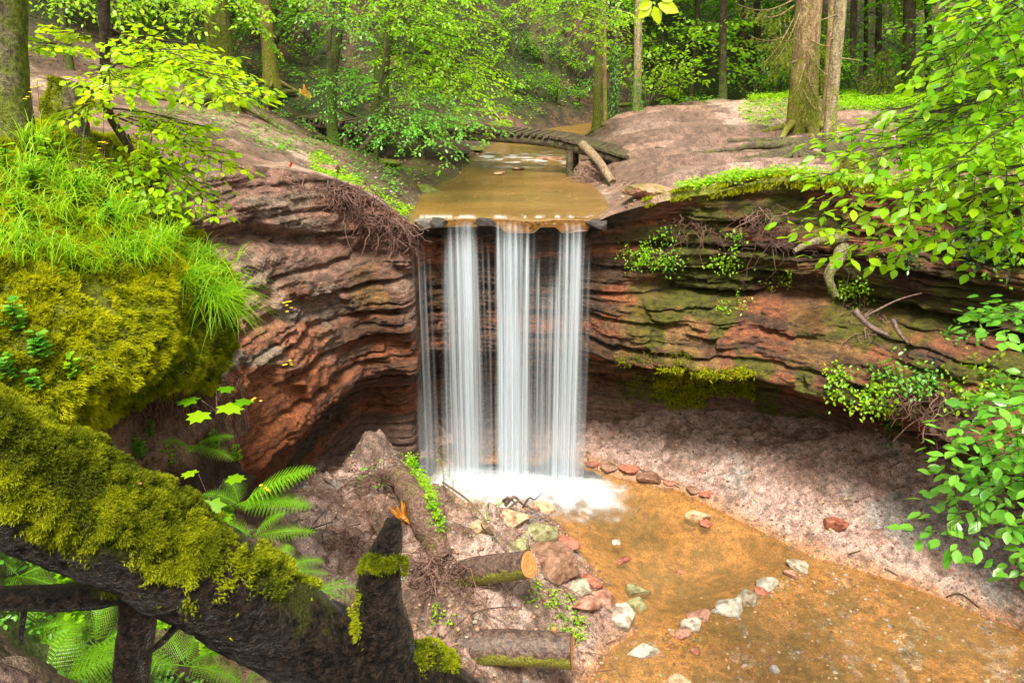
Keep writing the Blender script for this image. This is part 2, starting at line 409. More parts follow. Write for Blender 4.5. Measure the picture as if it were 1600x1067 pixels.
# colour of the rock
def rockcol(U, Z, cw, drop):
    zz = Z + .25 * (fbm(U * .35, Z * .2, 0, 31, 3) - .5)
    n = U.size; U = U.ravel(); Z = Z.ravel(); zz = zz.ravel(); cw = cw.ravel(); drop = drop.ravel()
    c = np.tile(np.array([.20, .095, .06]), (n, 1))
    b = fbm(U * .25, zz * 5, 0, 101, 4); b2 = fbm(U * .7, zz * 14, 0, 102, 3); n3 = fbm(U * 1.1, Z * 1.1, 0, 103, 4)
    c = mixcol(c, (.34, .145, .085), ss(.48, .62, b)); c = mixcol(c, (.12, .07, .045), ss(.5, .36, b))
    c = mixcol(c, (.30, .19, .09), ss(.56, .68, n3) * .8)
    c = mixcol(c, (.09, .06, .045), ss(.5, .62, b2) * .6)
    c = mixcol(c, (.42, .17, .10), ss(.6, .7, fbm(U * .6, Z * 1.5, 0, 108, 3)) * ss(.3, .7, cw) * .7 + 0)
    # grey-beige weathered stone, top of the near left wall
    g = ss(8.0, 6.2, U + .8 * (fbm(U, Z, 0, 109, 3) - .5)) * ss(3.4, 2.4, drop) * ss(.9, 1.3, drop) * ss(.35, .5, fbm(U * 1.2, Z * 3, 0, 110, 3) + .1)
    g2 = ss(.6, .2, cw) * ss(.45, .6, fbm(U * .8, Z * 1.2, 0, 104, 3)) * ss(2.6, .8, drop) * ss(6.9, 5.6, U)
    c = mixcol(c, (.36, .31, .25), np.clip(g2 * .8, 0, 1)); c = mixcol(c, (.50, .43, .36), g * .95)
    # left wall redder, orange blocks low down
    c = mixcol(c, (.40, .15, .075), ss(.5, .25, cw) * ss(.45, .6, fbm(U * .9, zz * 3, 0, 105, 3)) * ss(1.2, 2.6, drop) * .8)
    # earth slope at the foot
    c = mixcol(c, (.30, .20, .165), ss(-3.5, -4.1, Z) * .9)
    # dark wet cave band
    # moss and algae on the right wall
    mo = ss(.47, .62, fbm(U * 1.6, Z * 2.6, 0, 106, 4)) * ss(1.2, 1.7, cw)
    c = mixcol(c, (.11, .12, .018), mo * .9)
    c = mixcol(c, (.16, .17, .02), ss(.35, .05, drop) * ss(1.3, 1.7, cw) * ss(.4, .55, fbm(U * 2, Z, 0, 107, 3)))
    # earth cap on the left
    cap = ss(.9, .4, cw) * ss(1.9, 1.3, drop + 1.0 * (n3 - .5))
    c = mixcol(c, (.42, .26, .21), cap * .9)
    c = mixcol(c, (.36, .30, .24), cap * ss(.5, .62, fbm(U * 1.5, Z * 5, 0, 112, 3)) * .7); c = mixcol(c, (.10, .06, .045), cap * ss(.55, .66, fbm(U * 2.5, Z * 3, 0, 113, 3)) * .7)
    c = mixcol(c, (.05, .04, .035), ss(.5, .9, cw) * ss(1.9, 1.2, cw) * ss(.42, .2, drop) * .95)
    return c
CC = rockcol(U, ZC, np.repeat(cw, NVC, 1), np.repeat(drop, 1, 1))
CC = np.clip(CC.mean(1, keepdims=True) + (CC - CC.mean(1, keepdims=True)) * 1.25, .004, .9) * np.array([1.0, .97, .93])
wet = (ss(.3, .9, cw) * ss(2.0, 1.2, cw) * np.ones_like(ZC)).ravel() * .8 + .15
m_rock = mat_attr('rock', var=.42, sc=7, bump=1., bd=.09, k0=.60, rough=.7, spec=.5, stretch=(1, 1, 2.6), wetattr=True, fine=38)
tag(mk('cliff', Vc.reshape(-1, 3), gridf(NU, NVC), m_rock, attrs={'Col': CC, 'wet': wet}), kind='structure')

# ------------------------------------------------------------------ upper ground (fans out from the rim)
NW = 330
ang = np.interp(uu, [0, L[-1]], [R(205), R(-30)])
# push more rays into the visible middle
far = np.stack([2 + 75 * np.cos(ang), 10 + 75 * np.sin(ang)], 1)
ts = np.linspace(0, 1, NW); wst = .02 * ts + .42 * ts ** 2.1 + .56 * ts ** 6
Xu = rimx[:, None] + (far[:, 0] - rimx)[:, None] * wst; Yu = rimy[:, None] + (far[:, 1] - rimy)[:, None] * wst
def smooth_cols(A, kmax=25):                       # neighbouring rays must not cross at the crooked rim
    B = A.copy(); 
    for _ in range(12):
        B[1:-1] = (B[:-2] + 2 * B[1:-1] + B[2:]) / 4
    return B
wS = ss(.0, .01, wst)[None]
Xu = lerp(Xu, smooth_cols(Xu), wS); Yu = lerp(Yu, smooth_cols(Yu), wS)
Zu = hU(Xu, Yu)
dist = np.hypot(Xu - rimx[:, None], Yu - rimy[:, None])
Zu = Zu + (zrim[:, None] - Zu[:, :1]) * ss(1.6, 0, dist)
DU = polysd(STREAM, Xu, Yu)
# slabs and worn steps of the bare path on the right
pathw = ss(.3, 1.2, DU) * ss(1.0, 2.2, Xu) * ss(26, 23, Yu) * ss(11, 9, Xu)
def steps(x, y):
    q = (y * .9 - x * .12 + 1.1 * fbm(x * .5, y * .5, 0, 111, 3)) * 1.3
    f = q - np.floor(q); return .15 * ss(.0, .10, f) * (1 - f)
Zu = Zu + steps(Xu, Yu) * pathw
Zu[:, 0] = zrim
def upcol(x, y, z, d):
    x = x.ravel(); y = y.ravel(); z = z.ravel(); d = d.ravel(); n = len(x)
    c = np.tile(np.array([.29, .175, .125]), (n, 1))               # bare pinkish earth
    f1 = fbm(x * .6, y * .6, 0, 121, 4); f2 = fbm(x * 2.4, y * 2.4, 0, 122, 4)
    c = mixcol(c, (.44, .30, .24), ss(.45, .62, f1) * .9); c = mixcol(c, (.15, .09, .065), ss(.50, .62, f2) * .8); c = mixcol(c, (.16, .10, .075), ss(.52, .6, fbm(x * .45, y * .9, 0, 123, 4)) * .6)
    left = x < -.4
    # forest floor: dark humus with leaf litter, moss and herbs
    hillm = ss(.5, 2.2, z - 1.3) * 1.0
    hillm = np.maximum(hillm, ss(24.5, 26.5, y)); hillm = np.maximum(hillm, ss(9, 12, x))
    hillm = np.maximum(hillm, np.where(left, ss(15.2, 17, y + .35 * (x + 3)), 0))
    litter = np.tile(np.array([.036, .026, .015]), (n, 1)); litter = mixcol(litter, (.10, .055, .03), ss(.5, .62, f2)); litter = mixcol(litter, (.035, .055, .010), ss(.45, .58, f1) * .8)
    c = c + (litter - c) * hillm[:, None]
    # stream banks
    lb = np.where(left, ss(2.2, .8, d) * ss(12.3, 13.2, y), 0); c = mixcol(c, (.10, .065, .045), lb)
    c = mixcol(c, (.11, .12, .02), lb * ss(.55, .66, f2) * .7)
    # moss strip along the right rim
    dr = lined(np.stack([rimx, rimy], 1)[::12], x, y)
    mo = ss(.75, .1, dr - .35 * ss(2.5, 4.6, x)) * ss(2.1, 2.9, x) * ss(.36, .5, f2)
    c = mixcol(c, (.20, .22, .02), mo)
    # bed of the stream
    bed = ss(.05, -.1, d) * ss(.10, .45, dr); c = mixcol(c, (.24, .13, .04), bed); c = mixcol(c, (.33, .17, .06), bed * ss(15, 12.5, y) * .7); c = mixcol(c, (.09, .06, .025), bed * ss(.48, .62, f1) * ss(13, 15, y))
    # green ground cover patch by the spruce
    return c
Cu = upcol(Xu, Yu, Zu, DU)
m_ground = mat_attr('bare_earth', var=.3, sc=6, bump=.9, bd=.06, k0=.82, rough=.72, spec=.35, fine=45, speck=55)
tag(mk('upper_ground', np.stack([Xu, Yu, Zu], -1).reshape(-1, 3), gridf(NU, NW), m_ground, attrs={'Col': Cu}), kind='structure')

# ------------------------------------------------------------------ lower ground
gx = np.linspace(-6.5, 13, 700); gy = np.linspace(-1.5, 15.5, 640)
GX, GY = np.meshgrid(gx, gy, indexing='ij'); GZ = hF(GX, GY)
def lowcol(x, y, z):
    x = x.ravel(); y = y.ravel(); z = z.ravel(); d = polysd(POOL, x, y); n = len(x)
    f1 = fbm(x * .9, y * .9, 0, 131, 4); f2 = fbm(x * 3.2, y * 3.2, 0, 132, 4)
    c = np.tile(np.array([.33, .205, .16]), (n, 1)); c = mixcol(c, (.40, .27, .23), ss(1, 3, x))
    c = mixcol(c, (.44, .31, .26), ss(.46, .62, f1)); c = mixcol(c, (.20, .11, .075), ss(.54, .66, f2) * .7)
    c = mixcol(c, (.14, .085, .06), ss(.54, .44, fbm(x * 2.2, y * 2.2, 0, 134, 4)) * ss(1.5, .3, x) * .8)
    c = mixcol(c, (.30, .27, .25), ss(.6, .68, fbm(x * 1.1, y * 1.1, 0, 133, 3)) * .8)
    c = mixcol(c, (.36, .17, .07), ss(.35, -.02, d))                      # wet ochre margin
    bed = ss(.02, -.05, d)
    c = mixcol(c, (.44, .26, .12), bed); c = mixcol(c, (.46, .31, .21), bed * ss(-.1, .3, polysd(POOLC, x, y)) * ss(.4, .6, f1) * .8); c = mixcol(c, (.24, .14, .055), bed * ss(.47, .6, f1) * .8); c = mixcol(c, (.16, .12, .05), bed * ss(.5, .6, f2) * ss(-.2, -.9, d) * .7)
    nb = ss(-3.2, -2.4, z); c = mixcol(c, (.10, .065, .04), nb); c = mixcol(c, (.06, .09, .012), nb * ss(.45, .58, f1))
    return c
m_low = mat_attr('wet_gravel', var=.36, sc=7, bump=1., bd=.05, k0=.92, rough=.55, spec=.5, fine=50, speck=42)
tag(mk('lower_ground', np.stack([GX, GY, GZ], -1).reshape(-1, 3), gridf(len(gx), len(gy)), m_low, attrs={'Col': lowcol(GX, GY, GZ)}), kind='structure')

# ------------------------------------------------------------------ water
def water_mat(name, tint, mud, mudw, bump, sc=6, dist=.02, stretch=(1, 1, 1), refl=.85):
    m, t, o = newmat(name); v = coords(t, stretch)
    n1 = noise(t, v, sc, 4, .55, .6); nr = bumpn(t, n1, bump, dist)
    tr = nd(t, 'ShaderNodeBsdfTransparent'); tr.inputs[0].default_value = (*tint, 1)
    df = nd(t, 'ShaderNodeBsdfDiffuse'); df.inputs[0].default_value = (*mud, 1)
    mx = nd(t, 'ShaderNodeMixShader'); t.links.new(tr.outputs[0], mx.inputs[1]); t.links.new(df.outputs[0], mx.inputs[2])
    k = ramp(t, noise(t, v, .8, 3, .5), [(.3, mudw * .55), (.7, min(1, mudw * 1.3))]); t.links.new(k, mx.inputs[0])
    gl = nd(t, 'ShaderNodeBsdfGlossy', Roughness=.06); t.links.new(nr, gl.inputs['Normal'])
    fr0 = nd(t, 'ShaderNodeFresnel', IOR=1.33); t.links.new(nr, fr0.inputs['Normal'])
    m2 = nd(t, 'ShaderNodeMixShader'); t.links.new(mth(t, 'MULTIPLY', fr0.outputs[0], refl), m2.inputs[0]); t.links.new(mx.outputs[0], m2.inputs[1]); t.links.new(gl.outputs[0], m2.inputs[2])
    t.links.new(m2.outputs[0], o.inputs[0]); return m
m_pool = water_mat('pool_water', (.93, .80, .58), (.42, .27, .12), .22, .35, 5, .03)
m_strm = water_mat('stream_water', (.90, .74, .44), (.42, .25, .08), .40, .5, 9, .05, (.6, 1.6, 1), .42)
xx = np.linspace(-3, 13, 60); yy = np.linspace(3, 14, 40); A, B = np.meshgrid(xx, yy, indexing='ij')
tag(mk('pool_water', np.stack([A, B, A * 0 - 5.0], -1).reshape(-1, 3), gridf(60, 40), m_pool), kind='structure')
# stream: along its centre, ending a hair over the lip
cen = catmull([(-.2, 12.16), (-.05, 13.5), (0, 15.5), (.15, 17.5), (.3, 20), (1, 24), (4, 28.3), (9, 30.8)], 160)
hw = np.interp(np.linspace(0, 7, 160), [0, 1, 2, 3, 4, 5, 6, 7], [1.55, 2.2, 2.3, 1.9, 1.9, 1.9, 1.9, 1.9])
tt = np.gradient(cen, axis=0); tt /= np.linalg.norm(tt, axis=1)[:, None]; nn = np.stack([tt[:, 1], -tt[:, 0]], 1)
nn[:6] = (1, 0)
cs = np.linspace(-1, 1, 50)
SV = cen[:, None] + nn[:, None] * (cs[None, :, None] * hw[:, None, None])
lipy = np.interp(SV[0, :, 0], rimx[(rimy > 11.5)], rimy[(rimy > 11.5)]); SV[0, :, 1] = lipy + .02
WZ_ = np.zeros(SV.shape[:2]); WZ_[1] = -.004; WZ_[0] = -.018
SV[1, :, 1] = lipy + .09; SV[0, :, 1] = lipy + .03
for k_ in range(2, 8): SV[k_, :, 1] = lerp(lipy + .12, SV[8, :, 1], (k_ - 2) / 6)
tag(mk('stream_water', np.concatenate([SV, WZ_[..., None]], -1).reshape(-1, 3), gridf(160, 50), m_strm), kind='structure')
# ------------------------------------------------------------------ placing things on the surfaces
def march(px, py, f, t0=3., t1=70., n=4000):
    r = ray(px, py); r = r / r[1]; t = np.linspace(t0, t1, n)
    z = CAMZ + r[2] * t; g = f(r[0] * t, t); i = np.argmax(z < g)
    return np.array([r[0] * t[i], t[i], g[i]])
def GF(px, py, t0=3.): return march(px, py, hF, t0, 16)
def GU(px, py, t0=12.0): return march(px, py, hU, t0, 70)
def proj(V):
    V = np.asarray(V, float); x, y, z = V[..., 0], V[..., 1], V[..., 2] - CAMZ
    dp = y * CP - z * SP; return 800 + x / dp * FPX, 533.5 - (y * SP + z * CP) / dp * FPX, dp
_cp = proj(Vc.reshape(-1, 3)); _cv = Vc.reshape(-1, 3)
def GC(px, py, r=5):
    m = np.where((abs(_cp[0] - px) < r) & (abs(_cp[1] - py) < r) & (_cp[2] > 0))[0]
    if len(m) == 0: return GC(px, py, r * 2)
    return _cv[m[np.argmin(_cp[2][m])]].copy()

def norm(v): v = np.asarray(v, float); return v / (np.linalg.norm(v, axis=-1, keepdims=True) + 1e-9)
# ------------------------------------------------------------------ leaf shapes: (V, faces)
def _t(V, F): return np.array(V, float), [np.array(f) for f in F]
LEAF = _t([(0, 0, 0), (.2, .2, .03), (.5, .3, .04), (.8, .17, .0), (1, 0, -.06), (.8, -.17, .0), (.5, -.3, .04), (.2, -.2, .03), (.5, 0, -.02)],
          [[(0, 8, 1), (1, 8, 2), (2, 8, 3), (3, 8, 4), (4, 8, 5), (5, 8, 6), (6, 8, 7), (7, 8, 0)]])
LEAF6 = _t([(0, 0, 0), (.35, .28, .04), (.75, .2, .02), (1, 0, -.05), (.75, -.2, .02), (.35, -.28, .04)], [[(0, 3, 2, 1), (0, 5, 4, 3)]])
LEAF4 = _t([(0, 0, 0), (.45, .32, .05), (1, 0, -.03), (.45, -.32, .05)], [[(0, 2, 1), (0, 3, 2)]])
NARROW = _t([(0, 0, 0), (.4, .1, .02), (1, 0, -.05), (.4, -.1, .02)], [[(0, 2, 1), (0, 3, 2)]])
_p = []
for a, l in ((-150, .25), (-125, .5), (-95, .42), (-75, .8), (-50, .58), (-32, .85), (-14, .72), (0, 1.0), (14, .72), (32, .85), (50, .58), (75, .8), (95, .42), (125, .5), (150, .25)):
    _p.append((.3 + l * .7 * math.cos(R(a)), l * .8 * math.sin(R(a)), -.08 * l * l))
PALM = _t([(.25, 0, .03)] + _p, [[(0, i + 1, i + 2) for i in range(len(_p) - 1)]])
TUFT = _t([(-.12, 0, 0), (.12, 0, 0), (.05, .1, 1), (0, -.12, 0), (0, .12, 0), (-.3, 0, .8), (.1, -.1, 0), (-.1, .1, 0), (.25, .25, .75)], [[(0, 1, 2), (3, 4, 5), (6, 7, 8)]])
def put(mb, tpl, P, D, N, S, rnd=None, flat=None):
    """one copy of the template per row: position, direction, normal, size"""
    P = np.asarray(P, float).reshape(-1, 3); n = len(P)
    if n == 0: return
    D = norm(np.broadcast_to(D, (n, 3))); N = np.broadcast_to(N, (n, 3)); B = norm(np.cross(N, D)); N = np.cross(D, B)
    S = np.broadcast_to(S, (n,)); T, Fs = tpl; k = len(T)
    V = P[:, None] + S[:, None, None] * (T[None, :, 0, None] * D[:, None] + T[None, :, 1, None] * B[:, None] + T[None, :, 2, None] * N[:, None])
    F = [(f[None] + (np.arange(n) * k)[:, None, None]).reshape(-1, f.shape[1]) for f in Fs]
    if rnd is None: rnd = rng.random(n)
    mb.add(V.reshape(-1, 3), F, rnd=np.repeat(np.broadcast_to(rnd, (n,)), k))

# ------------------------------------------------------------------ plant and wood materials
def leaf_mat(name, a, b, tr=.5, gloss=.35, spec=.4, vein=0):
    m, t, o = newmat(name); r = attr(t, 'rnd').outputs['Fac']
    c = ramp(t, r, [(0, a), (1, b)])
    p = t.nodes.new('ShaderNodeBsdfPrincipled'); t.links.new(c, p.inputs['Base Color']); p.inputs['Roughness'].default_value = gloss; p.inputs['Specular IOR Level'].default_value = spec
    l = t.nodes.new('ShaderNodeBsdfTranslucent'); c2 = mixc(t, c, (1.5, 1.35, .5), 1., 'MULTIPLY'); t.links.new(c2, l.inputs[0])
    x = nd(t, 'ShaderNodeMixShader', Fac=tr); t.links.new(p.outputs[0], x.inputs[1]); t.links.new(l.outputs[0], x.inputs[2]); t.links.new(x.outputs[0], o.inputs[0]); return m
M = {}
M['beech'] = leaf_mat('beech_leaf', (.12, .36, .006), (.38, .62, .012), .55)
M['beech_yellow'] = leaf_mat('young_beech_leaf', (.24, .50, .005), (.55, .70, .010), .55)
M['beech_cool'] = leaf_mat('glossy_leaf', (.07, .30, .025), (.24, .54, .06), .5, .3, .6)
M['far'] = leaf_mat('forest_leaf', (.05, .20, .010), (.22, .46, .02), .5, .45)
M['dark'] = leaf_mat('shade_leaf', (.02, .07, .012), (.05, .13, .02), .4, .45)
M['herb'] = leaf_mat('herb_leaf', (.13, .38, .006), (.40, .64, .02), .5)
M['grass'] = leaf_mat('grass_blade', (.14, .38, .006), (.42, .64, .03), .5)
M['fern'] = leaf_mat('fern_leaf', (.09, .30, .008), (.26, .50, .015), .45)
M['needle'] = leaf_mat('spruce_needle', (.10, .15, .015), (.28, .32, .03), .35, .5)
M['moss'] = leaf_mat('moss', (.09, .14, .005), (.50, .52, .010), .35, .7, .1)
M['moss_dark'] = leaf_mat('dark_moss', (.045, .07, .005), (.36, .40, .010), .3, .7, .1)
M['ivy'] = leaf_mat('ivy_leaf', (.04, .13, .02), (.12, .28, .04), .35, .3, .6)
M['yellow'] = leaf_mat('yellow_petal', (.75, .50, .01), (.85, .60, .02), .3, .5)
M['dead'] = leaf_mat('dead_leaf', (.16, .07, .03), (.36, .18, .08), .2, .5)
M['root'] = leaf_mat('root', (.09, .045, .035), (.22, .12, .09), 0, .7)
def wood(name, c1, c2, moss, mossw, sc=12, st=(1, 1, .25), rough=.75, bump=1., bd=.06, spec=.3):
    """bark with moss where the Moss attribute says so"""
    m, t, o = newmat(name); v = coords(t, st)
    n1 = noise(t, v, sc, 6, .65, .4); n2 = noise(t, coords(t), sc * 2.3, 5, .7)
    c = ramp(t, n1, [(.38, c1), (.62, c2)])
    a = attr(t, 'moss').outputs['Fac']
    k = mth(t, 'ADD', a, mth(t, 'MULTIPLY', mth(t, 'SUBTRACT', noise(t, coords(t), 5, 5, .7), .5), 2.2))
    k = mth(t, 'MULTIPLY', ramp(t, k, [(.35, 0), (.62, 1)]), mossw)
    mc = mixc(t, moss, tuple(min(1, q * 2.1) for q in moss), n2)
    c = mixc(t, c, mc, k); c = mixc(t, c, ramp(t, n2, [(.35, .45), (.65, 1.5)]), 1., 'MULTIPLY')
    nr = bumpn(t, mth(t, 'ADD', n1, mth(t, 'MULTIPLY', n2, .5)), bump, bd)
    prin(t, o, c, rough, spec, nr); return m
M['bark_spruce'] = wood('spruce_bark', (.21, .125, .06), (.42, .30, .15), (.13, .14, .012), .9)
M['bark_pale'] = wood('pale_bark', (.22, .165, .09), (.42, .34, .20), (.14, .16, .02), .85)
M['bark_dark'] = wood('dark_bark', (.045, .03, .02), (.10, .07, .045), (.06, .085, .012), .9)
M['bark_mossy'] = wood('mossy_bark', (.08, .06, .035), (.27, .23, .14), (.085, .10, .01), 1.)
M['bark_beech'] = wood('green_bark', (.05, .045, .02), (.11, .10, .04), (.05, .075, .01), 1.)
M['bark_wet'] = wood('wet_black_bark', (.004, .0035, .004), (.050, .032, .022), (.045, .05, .006), .8, 34, (1, 1, 1), .3, 1., .12, .45)
M['bark_log'] = wood('log_bark', (.05, .03, .025), (.16, .10, .075), (.11, .11, .015), 1., 16, (1, 1, 1), .45, .8, .02, .5)
M['wood_old'] = wood('weathered_wood', (.055, .038, .026), (.14, .10, .07), (.07, .08, .015), .7, 14, (1, 1, 1), .6)
M['wood_pale'] = wood('barkless_wood', (.20, .13, .075), (.34, .25, .16), (.1, .1, .02), .3, 14, (1, 1, .4), .6)
M['soil_root'] = wood('earthy_root', (.15, .085, .06), (.30, .19, .145), (.13, .13, .015), .9, 14, (1, 1, 1), .8)
def cutface():
    m, t, o = newmat('sawn_wood'); g = t.nodes.new('ShaderNodeTexCoord')
    wv = nd(t, 'ShaderNodeTexWave', Scale=22., Distortion=2.5, Detail=3.); wv.wave_type = 'RINGS'; wv.rings_direction = 'Z'; t.links.new(g.outputs['Object'], wv.inputs[0])
    c = ramp(t, wv.outputs['Fac'], [(0, (.50, .20, .06)), (1, (.62, .29, .10))])
    c = mixc(t, c, ramp(t, noise(t, g.outputs['Object'], 7, 4), [(.35, .6), (.65, 1.15)]), .8, 'MULTIPLY'); prin(t, o, c, .6, .3); return m
M['cut'] = cutface()
def splint():
    m, t, o = newmat('splintered_wood'); c = ramp(t, noise(t, coords(t, (1, 1, .3)), 22, 5), [(.35, (.35, .12, .02)), (.6, (.80, .33, .04))]); prin(t, o, c, .55, .3); return m
M['splint'] = splint()
m_stone = mat_attr('stone', var=.3, sc=14, bump=.55, bd=.02, rough=.6, spec=.4, fine=80)
M['plain'] = m_stone

# ------------------------------------------------------------------ branches with leaves
def spray(L, T, p0, p1, leaf=.07, gap=.05, side=.4, nside=9, sag=.1, r0=.012, tpl=LEAF6, flat=.35, start=.25, down=.0, curl=.15):
    """a beech branch: main stem, twigs left and right in one layer, leaves alternating along them"""
    p0 = np.asarray(p0, float); p1 = np.asarray(p1, float); Lg = np.linalg.norm(p1 - p0)
    t = np.linspace(0, 1, 14)[:, None]
    wob = rng.normal(0, .03 * Lg, 3)
    C = p0 + (p1 - p0) * t + wob * np.sin(t * np.pi) + np.array([0, 0, sag * Lg]) * (4 * t * (1 - t))
    if T is not None: T.add(*tube(C, np.linspace(r0, r0 * .25, 14), 5, False), moss=.2)
    d = norm(p1 - p0); h = norm(np.cross(d, [0, 0, 1.])) if abs(d[2]) < .95 else np.array([1., 0, 0])
    upn = np.cross(h, d)
    PL, DL = [], []
    def line(A, B, g):
        n = max(2, int(np.linalg.norm(B - A) / g)); u = (np.arange(n) + .6) / n
        dd = norm(B - A); hh = norm(np.cross(dd, upn)); sg = np.where(np.arange(n) % 2, 1, -1)[:, None]
        PL.append(A + (B - A) * u[:, None]); DL.append(dd * .75 + hh * sg * .8)
        PL.append(B[None]); DL.append(dd[None])
    ks = np.linspace(start, .95, nside)
    for i, k in enumerate(ks):
        a = C[int(k * 13)] + (C[min(13, int(k * 13) + 1)] - C[int(k * 13)]) * (k * 13 % 1)
        sg = 1 if i % 2 else -1
        ln = side * Lg * (1.15 - k) * rng.uniform(.6, 1.15) + leaf
        b = a + (d * rng.uniform(.5, .9) + h * sg * rng.uniform(.7, 1.) + upn * rng.normal(0, .12) - np.array([0, 0, curl + down])) * ln
        if T is not None: T.add(*tube(np.array([a, (a + b) / 2 + upn * ln * .05, b]), [r0 * .45, r0 * .3, r0 * .15], 4, False), moss=.2)
        line(a, b, gap)
        if ln > 6 * leaf:
            for q in (.35, .6, .8):
                s2 = rng.choice([-1, 1]); a2 = a + (b - a) * q; b2 = a2 + (norm(b - a) * .7 + d * s2 * .5 - np.array([0, 0, curl])) * ln * (1 - q) * .8
                line(a2, b2, gap)
    i0 = int(start * 13); line(C[i0], C[-1], gap)
    P = np.concatenate(PL); D = np.concatenate(DL); n = len(P)
    N = np.array([0, 0, 1.]) + rng.normal(0, flat, (n, 3)); D = D + rng.normal(0, .22, (n, 3)) - np.array([0, 0, .15 + down])
    put(L, tpl, P + rng.normal(0, leaf * .15, (n, 3)), D, N, leaf * rng.uniform(.65, 1.15, n), np.clip(rng.normal(.5, .22, n) + rng.normal(0, .15), 0, 1))

def trunk_path(base, top, n=24, wob=.05):
    base = np.asarray(base, float); top = np.asarray(top, float); t = np.linspace(0, 1, n)[:, None]
    w = np.cumsum(rng.normal(0, wob, (n, 3)) * [1, 1, 0], 0); w -= w[0] + (w[-1] - w[0]) * t
    return base + (top - base) * t + w * .5
def trunk(T, base, top, r, rt=None, flare=1.6, k=16, bump=.09, moss=(.6, .2), wob=.05, n=40, bf=6, side=None):
    C = trunk_path(base, top, n, wob); t = np.linspace(0, 1, n); hgt = (C[:, 2] - C[0, 2])
    rt = r * .6 if rt is None else rt
    rr = lerp(r, rt, t) * (1 + (flare - 1) * np.exp(-np.maximum(hgt, 0) / (r * 2.2)))
    C = np.concatenate([C[:1] - [0, 0, .35], C]); rr = np.concatenate([[rr[0] * 1.25], rr])
    V, F = tube(C, rr, k, True, bump, bf, int(rng.integers(1e6)))
    mz = ss(2.2, 0, V[:, 2] - C[1][2]) * moss[0] + moss[1]
    T.add(V, F, moss=mz); return C
def roots(T, base, r, n=6, ln=1.2, rad=.06, f=hU, moss=.5, a0=0, a1=360):
    for i in range(n):
        a = R(lerp(a0, a1, (i + rng.uniform(0, .7)) / n)); l = ln * rng.uniform(.6, 1.3); m = 12
        s = np.linspace(0, 1, m); aa = a + np.cumsum(rng.normal(0, .13, m))
        dx = np.cumsum(np.cos(aa)) * l / m; dy = np.cumsum(np.sin(aa)) * l / m
        x = base[0] + math.cos(a) * r * .6 + dx; y = base[1] + math.sin(a) * r * .6 + dy
        z = f(x, y) + rad * (1 - s) * 1.1 + (1 - s) ** 3 * r * .5 - s * rad * .2
        V, F = tube(np.stack([x, y, z], 1), rad * (1.1 - s * .85), 7, False, .15, 9, i); T.add(V, F, moss=moss)
ICO = None
def ico(sub=3):
    t = (1 + 5 ** .5) / 2
    V = [(-1, t, 0), (1, t, 0), (-1, -t, 0), (1, -t, 0), (0, -1, t), (0, 1, t), (0, -1, -t), (0, 1, -t), (t, 0, -1), (t, 0, 1), (-t, 0, -1), (-t, 0, 1)]
    V = [norm(v) for v in V]
    F = [(0, 11, 5), (0, 5, 1), (0, 1, 7), (0, 7, 10), (0, 10, 11), (1, 5, 9), (5, 11, 4), (11, 10, 2), (10, 7, 6), (7, 1, 8), (3, 9, 4), (3, 4, 2), (3, 2, 6), (3, 6, 8), (3, 8, 9), (4, 9, 5), (2, 4, 11), (6, 2, 10), (8, 6, 7), (9, 8, 1)]
    for _ in range(sub):
        mid = {}; G = []
        def mp(a, b):
            k = (min(a, b), max(a, b))
            if k not in mid: V.append(norm(V[a] + V[b])); mid[k] = len(V) - 1
            return mid[k]
        for a, b, c in F:
            x, y, z = mp(a, b), mp(b, c), mp(c, a); G += [(a, x, z), (b, y, x), (c, z, y), (x, y, z)]
        F = G
    return np.array(V), np.array(F)
ICO2, ICO3 = ico(2), ico(3)
def rockmesh(seed, size, rot=0, planes=11, I=ICO3, rough=.04):
    g = np.random.default_rng(seed); V, F = I
    N = norm(g.normal(0, 1, (planes, 3))); N = np.concatenate([N, [[0, 0, 1], [0, 0, -1]]]); d = g.uniform(.55, .95, len(N))
    q = V @ N.T; r = np.where(q > .05, d[None] / np.maximum(q, .05), 9).min(1); r = np.minimum(r, 1.25)
    P = V * r[:, None]; P = P + V * ((fbm(P[:, 0] * 4 + seed, P[:, 1] * 4, P[:, 2] * 4, 3, 3) - .5) * rough * 3)[:, None]
    P = P * np.asarray(size); c, s = math.cos(rot), math.sin(rot)
    return P @ np.array([[c, s, 0], [-s, c, 0], [0, 0, 1]]), F
def blades(G, P, ln, wd, bend, n, spread=.6, upd=(0, 0, 1.)):
    """arching grass blades from point(s) P"""
    P = np.asarray(P, float).reshape(-1, 3); P = P[rng.integers(0, len(P), n)] if len(P) != n else P
    a = rng.uniform(0, 2 * np.pi, n); o = np.stack([np.cos(a), np.sin(a), a * 0], 1)
    up = norm(np.asarray(upd) + o * rng.uniform(0, spread, (n, 1))); L_ = ln * rng.uniform(.5, 1.1, n); m = 6
    s = np.linspace(0, 1, m); bn = bend * rng.uniform(.5, 1.4, n)
    C = P[:, None] + up[:, None] * (s[None] * L_[:, None])[..., None] + o[:, None] * (s[None] ** 2 * (L_ * bn * .6)[:, None])[..., None] - np.array([0, 0, 1.]) * (s[None] ** 2.2 * (L_ * bn)[:, None])[..., None]
    h = norm(np.cross(up, o) + 1e-6)[:, None] * (wd * (1 - s ** 2 * .92))[None, :, None]
    V = np.stack([C - h, C + h], 2).reshape(n, m * 2, 3)
    f = np.array([[2 * i, 2 * i + 1, 2 * i + 3, 2 * i + 2] for i in range(m - 1)])
    G.add(V.reshape(-1, 3), (f[None] + (np.arange(n) * 2 * m)[:, None, None]).reshape(-1, 4), rnd=np.repeat(rng.random(n), 2 * m))
